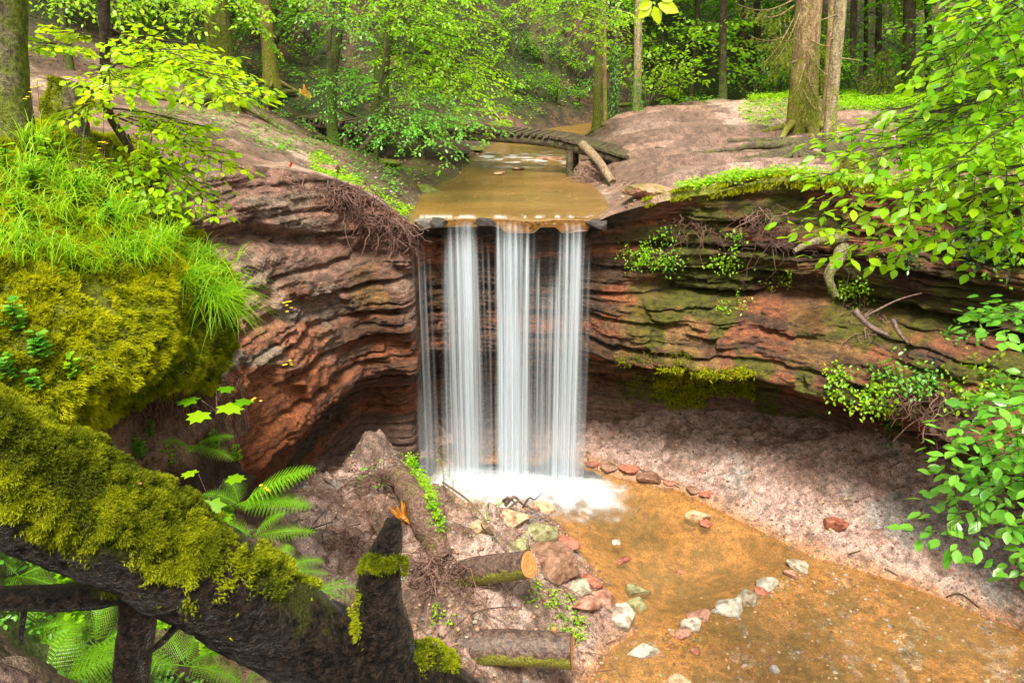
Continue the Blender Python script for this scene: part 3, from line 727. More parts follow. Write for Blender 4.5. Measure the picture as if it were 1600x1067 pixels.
def frond(G, T, p0, d, ln, w=.28, arch=.5, pairs=17, tip=.02):
    """one fern frond of pinnae set with small leaflets"""
    p0 = np.asarray(p0, float); d = np.asarray(d, float); n = 16; s = np.linspace(0, 1, n)[:, None]
    C = p0 + d * s * ln - np.array([0, 0, 1]) * (s ** 2) * ln * arch
    T.add(*tube(C, np.linspace(.004, .0012, n), 4, False), rnd=.3)
    h = norm(np.cross(d, [0, 0, 1.])); PP, DD, SS = [], [], []
    for i in range(pairs):
        u = .12 + .86 * i / pairs; c = C[0] + (C[-1] - C[0]) * 0
        k = u * (n - 1); a = C[int(k)] + (C[min(n - 1, int(k) + 1)] - C[int(k)]) * (k % 1); tg = norm(C[min(n - 1, int(k) + 1)] - C[int(k)])
        wl = w * ln * (math.sin(min(1, u * 1.5 + .12) * math.pi / 2 * 1.0)) * (1 - u) ** .75 * 1.35 + tip
        for sg in (-1, 1):
            dd = norm(h * sg + tg * .35 - np.array([0, 0, .12])); m = max(3, int(wl / .009)); q = (np.arange(m) + .5) / m
            pl = min(max(.006, wl * .16), ln * .86 / pairs * .42)
            for s2 in (-1, 1):
                PP.append(a + dd * (q * wl)[:, None]); DD.append(np.tile(tg * s2 + dd * .5, (m, 1))); SS.append(pl * (1.15 - q * .9))
    P = np.concatenate(PP); put(G, LEAF4, P, np.concatenate(DD), np.array([0, 0, 1.]) + rng.normal(0, .12, (len(P), 3)), np.concatenate(SS) * 1.25, rng.random(len(P)) * .4 + rng.uniform(.1, .6))
# ------------------------------------------------------------------ mossy bank close on the left
NET = [  # rows from the back of its top down to its foot; (px, py, Y)
 [(-400, 150, 7.5), (-150, 165, 7.5), (0, 185, 7.4), (100, 200, 7.3), (200, 235, 7.4), (235, 300, 7.5)],
 [(-400, 170, 5.6), (-150, 190, 5.6), (0, 218, 5.4), (90, 238, 5.5), (185, 268, 5.8), (262, 325, 6.2)],
 [(-400, 300, 4.6), (-150, 300, 4.6), (0, 310, 4.7), (110, 328, 4.9), (215, 352, 5.2), (330, 410, 5.9)],
 [(-400, 420, 3.9), (-150, 420, 3.9), (0, 430, 4.1), (130, 440, 4.4), (250, 450, 4.8), (362, 480, 5.6)],
 [(-400, 530, 3.5), (-150, 530, 3.5), (0, 540, 3.75), (120, 545, 4.0), (235, 545, 4.5), (362, 552, 5.5)],
 [(-400, 640, 3.3), (-150, 640, 3.3), (0, 650, 3.5), (110, 640, 3.8), (205, 600, 4.35), (345, 585, 5.4)],
 [(-400, 690, 3.5), (-150, 690, 3.5), (0, 700, 3.8), (110, 690, 4.2), (205, 645, 4.9), (330, 612, 5.9)],
 [(-400, 800, 3.3), (-150, 800, 3.3), (0, 800, 3.7), (120, 790, 4.2), (240, 730, 5.0), (345, 660, 6.0)],
 [(-400, 1000, 3.1), (-150, 1000, 3.0), (0, 980, 3.3), (140, 960, 3.9), (300, 900, 4.6), (400, 780, 5.8)],
 [(-400, 1300, 2.8), (-150, 1300, 2.6), (0, 1250, 2.9), (160, 1200, 3.3), (360, 1150, 3.9), (470, 960, 5.2)]]
NW3 = np.array([[WY(*q) for q in r] for r in NET])
a = np.stack([catmull(NW3[:, j], 260) for j in range(6)], 1); BK = np.stack([catmull(a[i], 220) for i in range(260)], 0)
e1 = np.gradient(BK, axis=0); e2 = np.gradient(BK, axis=1); BN = norm(np.cross(e1, e2)); BN *= np.sign((BN * (np.array([0, 0, CAMZ]) - BK)).sum(-1, keepdims=True) + 1e-9)
lump = (fbm(BK[..., 0] * 6, BK[..., 1] * 6, BK[..., 2] * 6, 209, 3) - .5) * .16 + (fbm(BK[..., 0] * 2.2, BK[..., 1] * 2.2, BK[..., 2] * 2.2, 201, 4) - .5) * .35 + (fbm(BK[..., 0] * 11, BK[..., 1] * 11, BK[..., 2] * 11, 202, 3) - .5) * .07
BK = BK + BN * lump[..., None]
rowt = np.repeat(np.linspace(0, 9, 260)[:, None], 220, 1); colt = np.repeat(np.linspace(0, 5, 220)[None], 260, 0)
mossw = ss(5.7, 5.2, rowt + .8 * (fbm(BK[..., 0] * 5, BK[..., 2] * 5, 0, 203, 3) - .5)) + ss(7.4, 8.2, rowt) * ss(3.6, 2.6, colt) * .8
x = BK.reshape(-1, 3); f2 = fbm(x[:, 0] * 3, x[:, 1] * 3, x[:, 2] * 3, 204, 4)
c = np.tile(np.array([.13, .075, .05]), (len(x), 1)); c = mixcol(c, (.24, .15, .11), ss(.5, .62, f2)); c = mixcol(c, (.05, .032, .022), ss(.48, .38, f2))
c = mixcol(c, (.13, .14, .012), mossw.ravel()); c = mixcol(c, (.05, .07, .01), mossw.ravel() * ss(.55, .68, f2) * .8)
bank = tag(mk('mossy_bank', x, gridf(260, 220), mat_attr('mossy_earth', .35, 14, 1., .05, .85, .2, fine=70), attrs={'Col': c}), kind='structure')
def sample(Vg, Wg, n, Ng):
    """random points on a grid surface, weighted by area * Wg"""
    A = np.linalg.norm(np.cross(np.gradient(Vg, axis=0), np.gradient(Vg, axis=1)), axis=-1) * Wg
    p = A.ravel() / A.sum(); i = rng.choice(len(p), n, p=p); I, J = np.unravel_index(i, A.shape)
    fi = np.clip(I + rng.uniform(-.5, .5, n), 0, Vg.shape[0] - 1.001); fj = np.clip(J + rng.uniform(-.5, .5, n), 0, Vg.shape[1] - 1.001)
    a, b = fi.astype(int), fj.astype(int); u, v = (fi - a)[:, None], (fj - b)[:, None]
    def g(G): return (G[a, b] * (1 - u) + G[a + 1, b] * u) * (1 - v) + (G[a, b + 1] * (1 - u) + G[a + 1, b + 1] * u) * v
    return g(Vg), norm(g(Ng))
vis = ss(-60, 0, proj(BK)[0])
mb = MB(); wgt = mossw * ss(.35, .5, fbm(BK[..., 0] * 3.5, BK[..., 1] * 3.5, BK[..., 2] * 3.5, 205, 3) + .12) * vis
P, N = sample(BK, wgt + .0001, 150000, BN)
hue = ss(.3, .7, fbm(P[:, 0] * 2.4, P[:, 1] * 2.4, P[:, 2] * 2.4, 206, 3)) * .8 + rng.uniform(-.2, .25, len(P))
cl = fbm(P[:, 0] * 14, P[:, 1] * 14, P[:, 2] * 14, 214, 3); k_ = rng.random(len(P)) < ss(.36, .5, cl) + .25; P, N, cl, hue = P[k_], N[k_], cl[k_], hue[k_]; P = P + N * (ss(.4, .7, cl) * .04)[:, None]; hue = hue * .75 + .3 * ss(.42, .65, cl)
put(mb, TUFT, P - N * .004, norm(np.cross(N, rng.normal(0, 1, (len(P), 3)))), norm(N + rng.normal(0, .55, (len(P), 3)) - [0, 0, .25]), rng.uniform(.014, .05, len(P)), np.clip(hue, 0, 1))
tag(mb.build('moss', M['moss'], smooth=False), 'bright yellow green moss blanketing the steep bank on the left', 'moss', kind='stuff')

# ------------------------------------------------------------------ fallen mossy tree across the lower left corner
ft = empty('fallen_tree', WY(330, 900, 1.95), 'fallen trunk thick with moss lying across the lower left corner, with a broken black snag', 'fallen tree')
Cn = catmull([WY(-330, 610, 1.75), WY(-110, 700, 1.8), WY(60, 765, 1.85), WY(200, 832, 1.9), WY(330, 905, 1.95), WY(450, 985, 2.0), WY(590, 1055, 2.0), WY(760, 1150, 2.0), WY(900, 1260, 2.0)], 120)
rr = np.interp(np.linspace(0, 8, 120), range(9), [.215, .205, .19, .176, .17, .165, .16, .15, .13])
def barktube(C, r, k, seed, bump=.12, knob=.05):
    C = np.asarray(C); T_, N_, B_ = frames(C); a = np.linspace(0, 2 * np.pi, k, endpoint=False)
    D = N_[:, None] * np.cos(a)[None, :, None] + B_[:, None] * np.sin(a)[None, :, None]; r = np.broadcast_to(r, (len(C),))
    V = C[:, None] + D * r[:, None, None]
    h = (fbm(V[..., 0] * 13, V[..., 1] * 13, V[..., 2] * 13, seed + 3, 3) - .5) * bump * 1.3 + (fbm(V[..., 0] * 5, V[..., 1] * 5, V[..., 2] * 5, seed, 4) - .5) * 2 * bump + (np.abs(fbm(V[..., 0] * 22, V[..., 1] * 22, V[..., 2] * 22, seed + 5, 3) - .5)) * knob * -2.4
    V = V + D * (h * r[:, None])[..., None]
    return np.concatenate([V, V[:, :1]], 1), np.concatenate([D, D[:, :1]], 1)
def barkpart(name, C, r, k, seed, parent, mossf, mat=None, bump=.12, tuft=0, tsz=(.008, .02), tcol='moss_dark', cut=False, knob=.05):
    V, D = barktube(C, r, k, seed, bump, knob); W = mossf(V, D); mb = MB(); mb.add(V.reshape(-1, 3), gridf(V.shape[0], V.shape[1])[:, ::-1], moss=W.ravel())
    for e, s in ((0, 1), (-1, -1)):
        c = V[e].mean(0); q = V[e]; i = np.arange(len(q) - 1); f = np.stack([i, i + 1, np.full(len(i), len(q))], 1)
        mb.add(np.concatenate([q, [c]]), f, moss=0.)
    o = mb.build(name, mat or M['bark_wet'], parent)
    if tuft:
        vis = ((D * (np.array([0, 0, CAMZ]) - V)).sum(-1) > -.3) * 1.
        patch = ss(.44, .56, fbm(V[..., 0] * 8, V[..., 1] * 8, V[..., 2] * 8, seed + 9, 3) + .22 * (W - .5))
        P, N = sample(V, np.clip(W, 0, 1) ** 2 * patch * vis + 1e-6, tuft, D)
        cl = fbm(P[:, 0] * 26, P[:, 1] * 26, P[:, 2] * 26, 213, 3); k_ = rng.random(len(P)) < ss(.36, .5, cl) + .12; P, N, cl = P[k_], N[k_], cl[k_]
        P = P + N * (ss(.4, .7, cl) * tsz[1] * 1.1)[:, None]
        hue = ss(.35, .7, fbm(P[:, 0] * 9, P[:, 1] * 9, P[:, 2] * 9, 212, 3)) * .55 + rng.uniform(-.2, .4, len(P)) + .25 * ss(.45, .7, cl)
        mm = MB(); put(mm, TUFT, P - N * .002, norm(np.cross(N, rng.normal(0, 1, (len(P), 3)))), norm(N + rng.normal(0, 1.0, (len(P), 3)) - [0, 0, .25]), rng.uniform(*tsz, len(P)), np.clip(hue, 0, 1))
        mm.build('moss', M[tcol], o, smooth=False)
    return o
def topmoss(lo, hi, xr=None):
    def f(V, D):
        w_ = ss(lo, hi, D[..., 2] + .35 * (fbm(V[..., 0] * 4, V[..., 1] * 4, V[..., 2] * 4, 207, 3) - .5) * 2)
        if xr: w_ = w_ * ss(xr[0], xr[1], proj(V)[0])
        return w_
    return f
barkpart('trunk', catmull(Cn[::4], 320), np.interp(np.linspace(0, 119, 320), range(120), rr), 170, 300, ft, topmoss(-.35, .25, (720, 330)) if False else (lambda V, D: np.clip(topmoss(-.25, .35)(V, D) * ss(400, 230, proj(V)[0]) + topmoss(.15, .75)(V, D) * ss(600, 440, proj(V)[0]) * .75, 0, 1)), tuft=150000, tsz=(.006, .020))
sn = catmull([WY(600, 1080, 1.98), WY(600, 1000, 2.02), WY(592, 930, 2.06), WY(598, 880, 2.1), WY(610, 840, 2.13), WY(616, 812, 2.15)], 60)
barkpart('snag', sn, np.interp(np.linspace(0, 5, 60), range(6), [.135, .102, .082, .066, .047, .027]), 80, 310, ft, lambda V, D: ss(905, 880, proj(V)[1]) * ss(860, 880, proj(V)[1]) * ss(.42, .55, fbm(V[..., 0] * 18, V[..., 1] * 18, V[..., 2] * 18, 7, 3) + .15 * ss(.4, -.4, D[..., 0])) + ss(.3, .8, -D[..., 0]) * .35 * ss(880, 900, proj(V)[1]), tuft=12000, tsz=(.008, .018))
rb = catmull([WY(600, 1090, 1.98), WY(660, 1040, 2.04), WY(715, 1085, 2.08), WY(760, 1150, 2.08)], 40)
barkpart('root', rb, np.linspace(.10, .05, 40), 36, 320, ft, topmoss(.1, .6), tuft=9000, tsz=(.007, .016))
barkpart('branch', catmull([WY(-160, 935, 1.75), WY(0, 934, 1.8), WY(110, 932, 1.85), WY(210, 915, 1.9), WY(300, 900, 1.95)], 50), np.linspace(.026, .062, 50), 30, 330, ft, lambda V, D: ss(110, 200, proj(V)[0]) * ss(-.2, .4, D[..., 2]), tuft=2500, tsz=(.006, .013))
barkpart('branch', catmull([WY(222, 900, 1.92), WY(216, 970, 1.88), WY(208, 1030, 1.84), WY(200, 1130, 1.8), WY(200, 1300, 1.8)], 50), np.linspace(.06, .052, 50), 30, 340, ft, topmoss(.8, 1.2))
barkpart('twig', catmull([WY(285, 965, 1.85), WY(250, 1005, 1.83), WY(195, 1042, 1.8)], 20), np.linspace(.013, .007, 20), 12, 350, ft, topmoss(.8, 1.2))
barkpart('twig', catmull([WY(40, 940, 1.8), WY(35, 975, 1.8), WY(32, 1005, 1.8)], 14), np.linspace(.011, .006, 14), 12, 351, ft, topmoss(.8, 1.2))
mb = MB(); P = Cn[rng.integers(25, 80, 14)]
P = P + np.stack([rng.normal(0, .06, 14), rng.normal(-.05, .05, 14), np.full(14, .185)], 1)
put(mb, LEAF6, P, rng.normal(0, 1, (14, 3)) * [1, 1, .3], [0, 0, 1.], .018, rng.random(14)); mb.build('fallen_leaves', M['dead'], ft)['kind'] = 'stuff'
bl = empty('bark_covered_branch', WY(20, 1060, 1.5), 'dark bark covered branch poking into the bottom left corner', 'branch')
barkpart('stem', catmull([WY(-200, 1010, 1.45), WY(-40, 1045, 1.5), WY(60, 1085, 1.55), WY(150, 1150, 1.6)], 30), np.full(30, .034), 24, 360, bl, topmoss(.8, 1.2), M['bark_log'])
# ------------------------------------------------------------------ the fall
def veil_mat(name, col=(.84, .92, .99), k=1.0):
    m, t, o = newmat(name); a = attr(t, 'dens').outputs['Fac']
    tr = t.nodes.new('ShaderNodeBsdfTransparent'); d = nd(t, 'ShaderNodeBsdfDiffuse'); d.inputs[0].default_value = (*col, 1)
    l = nd(t, 'ShaderNodeBsdfTranslucent'); l.inputs[0].default_value = (*col, 1)
    x = nd(t, 'ShaderNodeMixShader', Fac=.5); t.links.new(d.outputs[0], x.inputs[1]); t.links.new(l.outputs[0], x.inputs[2])
    y = t.nodes.new('ShaderNodeMixShader'); t.links.new(mth(t, 'MINIMUM', mth(t, 'MULTIPLY', a, k), .97), y.inputs[0]); t.links.new(tr.outputs[0], y.inputs[1]); t.links.new(x.outputs[0], y.inputs[2])
    t.links.new(y.outputs[0], o.inputs[0]); return m
m_veil = veil_mat('falling_water')
def rim_y(x):
    k = (rimy > 11.6); return np.interp(x, rimx[k], rimy[k])
PXM = 12.15 / FPX * 1.0                                      # metres per photo pixel at the fall
# strands: photo x, half width, strength, top (0..1 of the fall where it is full), drift in px downwards, part of the fall
STR = [(643, 3, .30, .12, 1), (651, 4, .55, .06, 1), (659, 3, .35, .1, 2), (667, 3, .15, .1, 2),
       (690, 6, .22, .1, -3), (702, 7, .80, .02, -2), (712, 7, .85, .01, 2), (722, 9, .9, .0, 2), (731, 7, .85, .0, 3), (739, 5, .6, .02, 8), (750, 3, .3, .06, 10), (760, 3, .2, .08, 8), (695, 3, .3, .05, -8),
       (777, 6, 1.05, .0, 6), (786, 7, .95, .0, 4), (796, 7, .95, .0, 3), (806, 6, 1.15, .0, 2), (815, 6, .9, .0, 3), (825, 5, 1.0, .02, -4), (834, 5, .7, .03, -6), (842, 4, .75, .12, 0), (850, 3, .6, .22, 2),
       (858, 4, .5, .2, 3), (866, 5, .62, .2, 0), (873, 3, .75, .16, 0), (880, 5, .85, .02, -2), (888, 5, .95, .0, 0), (898, 6, 1.15, .0, 2), (907, 6, 1.0, .0, 2), (916, 4, .6, .02, 2), (923, 3, .3, .08, 3)]
def curtain(x0, x1, parent, name, seed, layers=3):
    mb = MB(); nx = int((x1 - x0) * 3); nz = 120
    for ly in range(layers):
        px = np.linspace(x0, x1, nx); t = np.linspace(0, 1, nz) ** 1.3
        PX, T = np.meshgrid(px, t, indexing='ij'); dens = np.zeros_like(PX)
        xc_ = (x0 + x1) / 2
        UX = xc_ + (PX - xc_) / (1 + .05 * T) + 2.2 * (vn(PX * .03, T * 2 + seed, 0, 406 + ly) - .5) * T
        for q, (sx, hw_, st_, top, dr) in enumerate(STR):
            if (q + ly) % layers and ly < layers - 1 and layers > 1 and st_ < .8: continue
            c = sx + dr * T ** .8; wd = hw_ * (.5 + .75 * T) * (1 + .5 * (vn(T * 4, q * 3.3, 0, 407) - .5))
            dens += st_ * np.exp(-np.abs((PX - c) / wd) ** 2.0) * ss(top - .02, top + .14, T) * (1 - .62 * T ** .7)
        hair = .45 * vn(UX * .16, T * .8, ly, 413) + .4 * vn(UX * .95, T * 1.6 + ly * 7, 0, 402) + .3 * vn(UX * .35, T * 1.2 + ly * 3, 0, 409) + .2 * vn(UX * 2.1, T * 1.5, ly, 408)
        dens = dens * (.10 + 1.5 * ss(.35, .95, hair))
        dens += .16 * ss(.5, .9, hair) * ss(0, .3, T) * np.clip(np.convolve(dens.mean(1), np.ones(25) / 25, 'same')[:, None] * 3, 0, 1)
        edge = np.minimum(ss(x0, x0 + 4, PX), ss(x1, x1 - 4, PX))
        X = (PX - 800) * PXM; y0 = rim_y(X)
        Y = y0 + .10 - .16 * ss(0, .03, T) - .30 * np.sqrt(T) + ly * .035 + .02 * np.sin(px * .7 + ly)[:, None] + .03 * vn(PX * .12, T * 1.5, 0, 404 + ly)
        Z = .0 - .05 * ss(0, .01, T) - 4.92 * T ** 1.05
        Z = Z + .02 * (T < .01)
        mb.add(np.stack([X, Y, Z], -1).reshape(-1, 3), gridf(nx, nz), dens=np.clip(dens * edge * .60 + .10 * ss(.5, 1, T) * edge, 0, 1).ravel())
    return mb.build(name, m_veil, parent)
wf = empty('waterfall', (0, 12, -5), 'white veil of water falling in strands over the rock lip into the pool', 'waterfall')
curtain(636, 674, wf, 'trickle', 1, 2)
curtain(676, 768, wf, 'water_curtain', 2)
curtain(768, 930, wf, 'water_curtain', 3)
# foam where it lands
m_foam = veil_mat('foam', (.88, .90, .93), 1.0)
fx = np.linspace(-1.6, 2.6, 220); fy = np.linspace(9.8, 12.7, 170); A, B = np.meshgrid(fx, fy, indexing='ij')
mb = MB(); c0 = WZ(800, 757, -4.95); c1 = WZ(905, 768, -4.95)
for ly, (dz, k) in enumerate(((.0, 1.), (.035, .8), (.08, .55), (.14, .35), (.22, .22))):
    ang_ = np.arctan2(B - c0[1] - .1, A - (c0[0] + .3)); rd = np.hypot((A - c0[0] - .2) * .75, B - c0[1])
    core = lined([WZ(705, 752, -4.95), WZ(800, 762, -4.95), WZ(880, 768, -4.95), WZ(925, 772, -4.95)], A, B)
    streak = fbm(ang_ * 9, rd * 1.2 + ly, 0, 410 + ly, 3)
    de = ss(1.0, -.1, core * (1 + .3 * ly) - .12 + .7 * (streak - .5) + 1.0 * (fbm(A * 4, B * 4, ly, 417, 4) - .5)) ** 2 * k * .9
    de *= .35 + 1.2 * fbm(A * 9, B * 9, ly, 415, 4)
    Z = -4.985 + dz * ss(.9, .1, core) + .2 * ss(.6, .05, core) * fbm(A * 7, B * 7, ly, 416, 4)
    mb.add(np.stack([A, B, Z], -1).reshape(-1, 3), gridf(220, 170), dens=np.clip(de, 0, 1).ravel())
tag(mb.build('foam', m_foam), 'white foam churning where the waterfall meets the brown pool', 'foam', kind='stuff')
# broken white water sliding over the stream bed upstream

mb = MB(); th = np.linspace(0, 2 * np.pi, 24, endpoint=False)
for k in range(70):
    c = WZ(rng.uniform(690, 935), rng.uniform(735, 775), -4.97) + [0, 0, rng.uniform(.02, .3)]; rr_ = rng.uniform(.1, .28)
    rs = np.linspace(0, 1, 7); V = np.array([[math.cos(t) * r_, 0, math.sin(t) * r_ * .6] for t in th for r_ in rs]) * rr_; V[:, 1] += .06 * np.abs(V[:, 0])
    mb.add(V + c, gridf(24, 7, True), dens=np.tile((1 - rs) ** 2 * rng.uniform(.08, .22), 24))
tag(mb.build('spray', m_foam), 'faint mist of spray hanging over the foam below the waterfall', 'mist', kind='stuff')

# riffles: thin white water over the bed ledges of the upper stream and just above the lip
mb = MB(); xs = np.linspace(-1.7, 1.6, 260); ys = np.linspace(12.35, 22, 420); A, B = np.meshgrid(xs, ys, indexing='ij')
li = fbm(A * .9, B * .35, 0, 421, 3) * 9 + B * 1.1; li2 = np.abs(li - np.round(li)); band = ss(.5, .75, fbm(A * 3, B * 5, 0, 423, 3)) * ss(17.4, 18.2, B) * ss(21, 19, B) * .9 + ss(.48, .7, fbm(A * 9, B * 1.6, 0, 424, 3)) * ss(12.7, 12.4, B) * .45
d_ = polysd(STREAM, A, B); tag(mk('riffles', np.stack([A, B, A * 0 + .006], -1).reshape(-1, 3), gridf(260, 420), m_foam, attrs={'dens': (np.clip(band, 0, .8) * ss(-.02, -.15, d_)).ravel()}), 'thin white riffles on the shallow stream above the waterfall', 'ripples', kind='stuff')
# ------------------------------------------------------------------ stones
STONE = {'pale': (.34, .30, .22), 'white': (.40, .37, .30), 'pink': (.38, .20, .14), 'red': (.33, .12, .075), 'green': (.24, .23, .11), 'brown': (.22, .12, .075), 'dark': (.05, .045, .045), 'tan': (.45, .30, .18), 'mossy': (.13, .15, .02), 'grey': (.30, .29, .27)}
def stone(px, py, w_, h_, col, label, seed, f='F', group=None, z=None, flatk=.55, name='stone', cat='stone', moss=0, rot=None, lift=.14, planes=11):
    P = GF(px, py + h_ * .3) if f == 'F' else (GU(px, py + h_ * .3) if f == 'U' else WZ(px, py + h_ * .3, z))
    if f == 'F' and P[2] < -5.02: P = WZ(px, py + h_ * .3, -5.02)
    dp = proj(P)[2]; a = w_ * .5 * dp / FPX * 1.12; b = h_ * .5 * dp / FPX * 1.15
    g = np.random.default_rng(seed); rt = g.uniform(-.3, .3) if rot is None else rot
    V, F = rockmesh(seed, (a, a * g.uniform(.6, .85), max(b * .95, a * .28)), rt, planes)
    P = P + [0, 0, b * lift]
    c = np.tile(np.array(STONE[col]), (len(V), 1)); n = fbm(V[:, 0] * 9, V[:, 1] * 9, V[:, 2] * 9, seed, 3)
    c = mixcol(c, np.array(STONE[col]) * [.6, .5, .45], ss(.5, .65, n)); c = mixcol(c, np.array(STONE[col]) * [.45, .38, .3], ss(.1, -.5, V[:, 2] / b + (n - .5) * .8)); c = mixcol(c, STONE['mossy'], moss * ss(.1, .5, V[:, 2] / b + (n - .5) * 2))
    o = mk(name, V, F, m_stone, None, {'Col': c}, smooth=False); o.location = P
    return tag(o, label, cat, group)
def boxtext(): pass
G1 = 'stones lining the edge of the pool'
stone(1246, 881, 36, 15, 'pale', 'pale tan stone at the far right end of the stone line beside the pool', 11, group=G1)
stone(1238, 894, 22, 14, 'pink', 'small pinkish stone just below the rightmost tan stone of the line', 12, group=G1)
stone(1203, 908, 33, 20, 'white', 'grey white block in the stone line, right of the small red stone', 13, group=G1)
stone(1189, 919, 24, 13, 'red', 'small red stone wedged between two pale slabs of the stone line', 14, group=G1)
stone(1168, 928, 38, 24, 'pale', 'angular pale greenish slab in the stone line touching the red stone', 15, group=G1)
stone(1145, 943, 46, 20, 'white', 'long flat pale slab with a dark shaded side in the middle of the stone line', 16, group=G1)
stone(1121, 952, 21, 11, 'grey', 'smallest grey stone between the long flat slab and the pinkish stone', 17, group=G1)
stone(1096, 959, 36, 20, 'pink', 'pinkish tan stone beside the rounded pink and white stone', 18, group=G1)
stone(1080, 973, 27, 26, 'white', 'rounded pink and white stone at the left end of the stone line', 19, group=G1)
stone(1066, 988, 28, 12, 'pink', 'flat pink stone lying low in the wet sand below the stone line', 20)
stone(1008, 1012, 46, 22, 'white', 'bright white flat stone alone on the wet gravel near the sawn log', 21)
stone(1086, 1014, 17, 14, 'red', 'small dark red stone on wet gravel right of the bright white stone', 22)
stone(1061, 1059, 30, 16, 'tan', 'brown stone cut by the bottom edge of the photo', 23)
stone(1210, 1044, 14, 20, 'grey', 'small grey rounded pebble standing in the shallow gravel bed', 24)
stone(970, 954, 54, 38, 'white', 'largest pale slab leaning on the left shore of the pool', 25)
stone(993, 940, 30, 28, 'green', 'greenish grey stone behind the largest pale slab at the shore', 26)
stone(993, 918, 38, 16, 'green', 'flat mossy stone lying half in the pool above the greenish grey stone', 27)
stone(904, 914, 38, 28, 'pale', 'pale squared stone among red rubble above the large slab', 28)
stone(922, 905, 30, 18, 'red', 'red brick coloured stone beside the pale squared stone', 29)
stone(942, 931, 48, 30, 'pink', 'broken pinkish red slab lying between the pale squared stone and the largest slab', 30)
stone(913, 938, 40, 26, 'pink', 'weathered pink stone sunk in the sand under the pale squared stone', 31)
stone(870, 872, 88, 46, 'brown', 'large brown layered boulder at the left edge of the pool', 32, name='boulder', cat='boulder', planes=9)
stone(876, 848, 44, 24, 'red', 'crumbling red rock on top of the large brown layered boulder', 33)
stone(845, 824, 46, 36, 'green', 'yellow green lichen covered block left of the pool', 34, name='boulder', cat='boulder')
stone(812, 846, 40, 34, 'green', 'tan mossy block beside the sawn face of the upper log', 35)
stone(846, 789, 34, 20, 'tan', 'tan rounded stone at the edge of the white foam', 36)
stone(804, 806, 48, 12, 'tan', 'long flat ochre stone lying under the dark driftwood root', 37)
stone(752, 822, 40, 26, 'tan', 'brown flat stone beside the end of the long pale stick', 38)
stone(1090, 802, 31, 19, 'tan', 'tan stone standing alone in the middle of the brown pool', 39, f='Z', z=-4.98)
stone(1101, 816, 22, 10, 'red', 'low reddish stone just under water below the lone stone in the pool', 40, f='Z', z=-5.0)
stone(964, 846, 14, 6, 'white', 'tiny white stone breaking the surface of the pool', 41, f='Z', z=-5.0)
stone(975, 872, 22, 11, 'red', 'dark red stone awash in the left half of the pool', 42, f='Z', z=-5.0)
stone(1062, 892, 12, 6, 'red', 'tiny red stone awash in the middle of the pool', 43, f='Z', z=-5.0)
stone(865, 722, 50, 44, 'dark', 'black wet block standing behind the falling water', 44, name='boulder', cat='boulder', planes=7)
stone(662, 726, 36, 26, 'dark', 'round black rock at the back left of the splash', 45, name='boulder', cat='boulder')
stone(701, 738, 22, 20, 'dark', 'smaller dark rock with a red face beside the round black rock', 46)
stone(716, 762, 36, 14, 'red', 'heap of flat red rock flakes at the left edge of the foam', 47)
stone(922, 742, 40, 10, 'dark', 'flat dark wet rock right of the foam under the cliff', 48)
stone(1305, 812, 34, 22, 'red', 'lump of red clay on the gravel slope right of the pool', 49)
stone(895, 738, 26, 14, 'red', 'red rock just right of the black wet block', 50)
for i, (x_, y_, a_) in enumerate([(930, 722, 22), (955, 728, 30), (985, 732, 34), (1018, 742, 34), (1045, 752, 20), (1080, 762, 24), (1105, 770, 18)]):
    stone(x_, y_, a_, a_ * .36, 'brown' if i % 2 else 'red', 'flat rock flake on the far shore, ' + ['nearest the fall', 'second from the fall', 'third from the fall', 'in the middle of the row', 'fifth from the fall', 'sixth from the fall', 'farthest from the fall'][i], 60 + i, group='rock flakes along the far shore')
stone(858, 251, 42, 15, 'pink', 'pale brick shaped boulder in the stream behind the bridge prop', 80, 'U', name='boulder', cat='boulder', lift=.5)
stone(668, 295, 42, 17, 'mossy', 'dark mossy boulder on the left edge of the stream above the fall', 81, 'U', name='boulder', cat='boulder', moss=.7)
stone(835, 241, 18, 10, 'mossy', 'small mossy stone in the stream under the bridge', 82, 'U', moss=1)
stone(740, 231, 26, 12, 'mossy', 'mossy stone beneath the bridge on the left bank', 83, 'U', moss=1)
stone(781, 270, 14, 5, 'tan', 'flat pale stone in the upper stream left of the brick shaped boulder', 84, 'Z', z=.02)
stone(808, 262, 22, 6, 'tan', 'low stone breaking the shallow stream under the bridge', 85, 'Z', z=.02)
stone(768, 243, 34, 10, 'dark', 'dark wet rock at the small rapid under the bridge', 86, 'U')
stone(715, 238, 40, 10, 'dark', 'dark wet ledge left of the small rapid under the bridge', 87, 'U')
stone(1012, 297, 70, 30, 'pink', 'mossy topped sandstone slab on the right bank beside the stream', 88, 'U', name='boulder', cat='boulder', moss=.6, lift=.35)
stone(600, 252, 40, 14, 'mossy', 'mossy ledge rock under the leaves on the left bank', 89, 'U', moss=1)
stone(515, 262, 44, 22, 'brown', 'brown rock in the earth bank below the footbridge', 90, 'U')
stone(1083, 155, 14, 7, 'pale', 'small pale stone at the back edge of the bare path', 91, 'U')
stone(785, 195, 50, 30, 'mossy', 'moss covered rock at the foot of the hillside behind the bridge', 92, 'U', name='boulder', cat='boulder', moss=1)
stone(822, 205, 40, 16, 'mossy', 'low mossy rock beside the stream bend beyond the bridge', 93, 'U', name='boulder', cat='boulder', moss=1)
stone(400, 320, 74, 40, 'grey', 'grey layered rock sticking out of the dirt slope on the left', 95, 'U', name='outcrop', cat='rock', rot=.4, lift=.1) if False else None
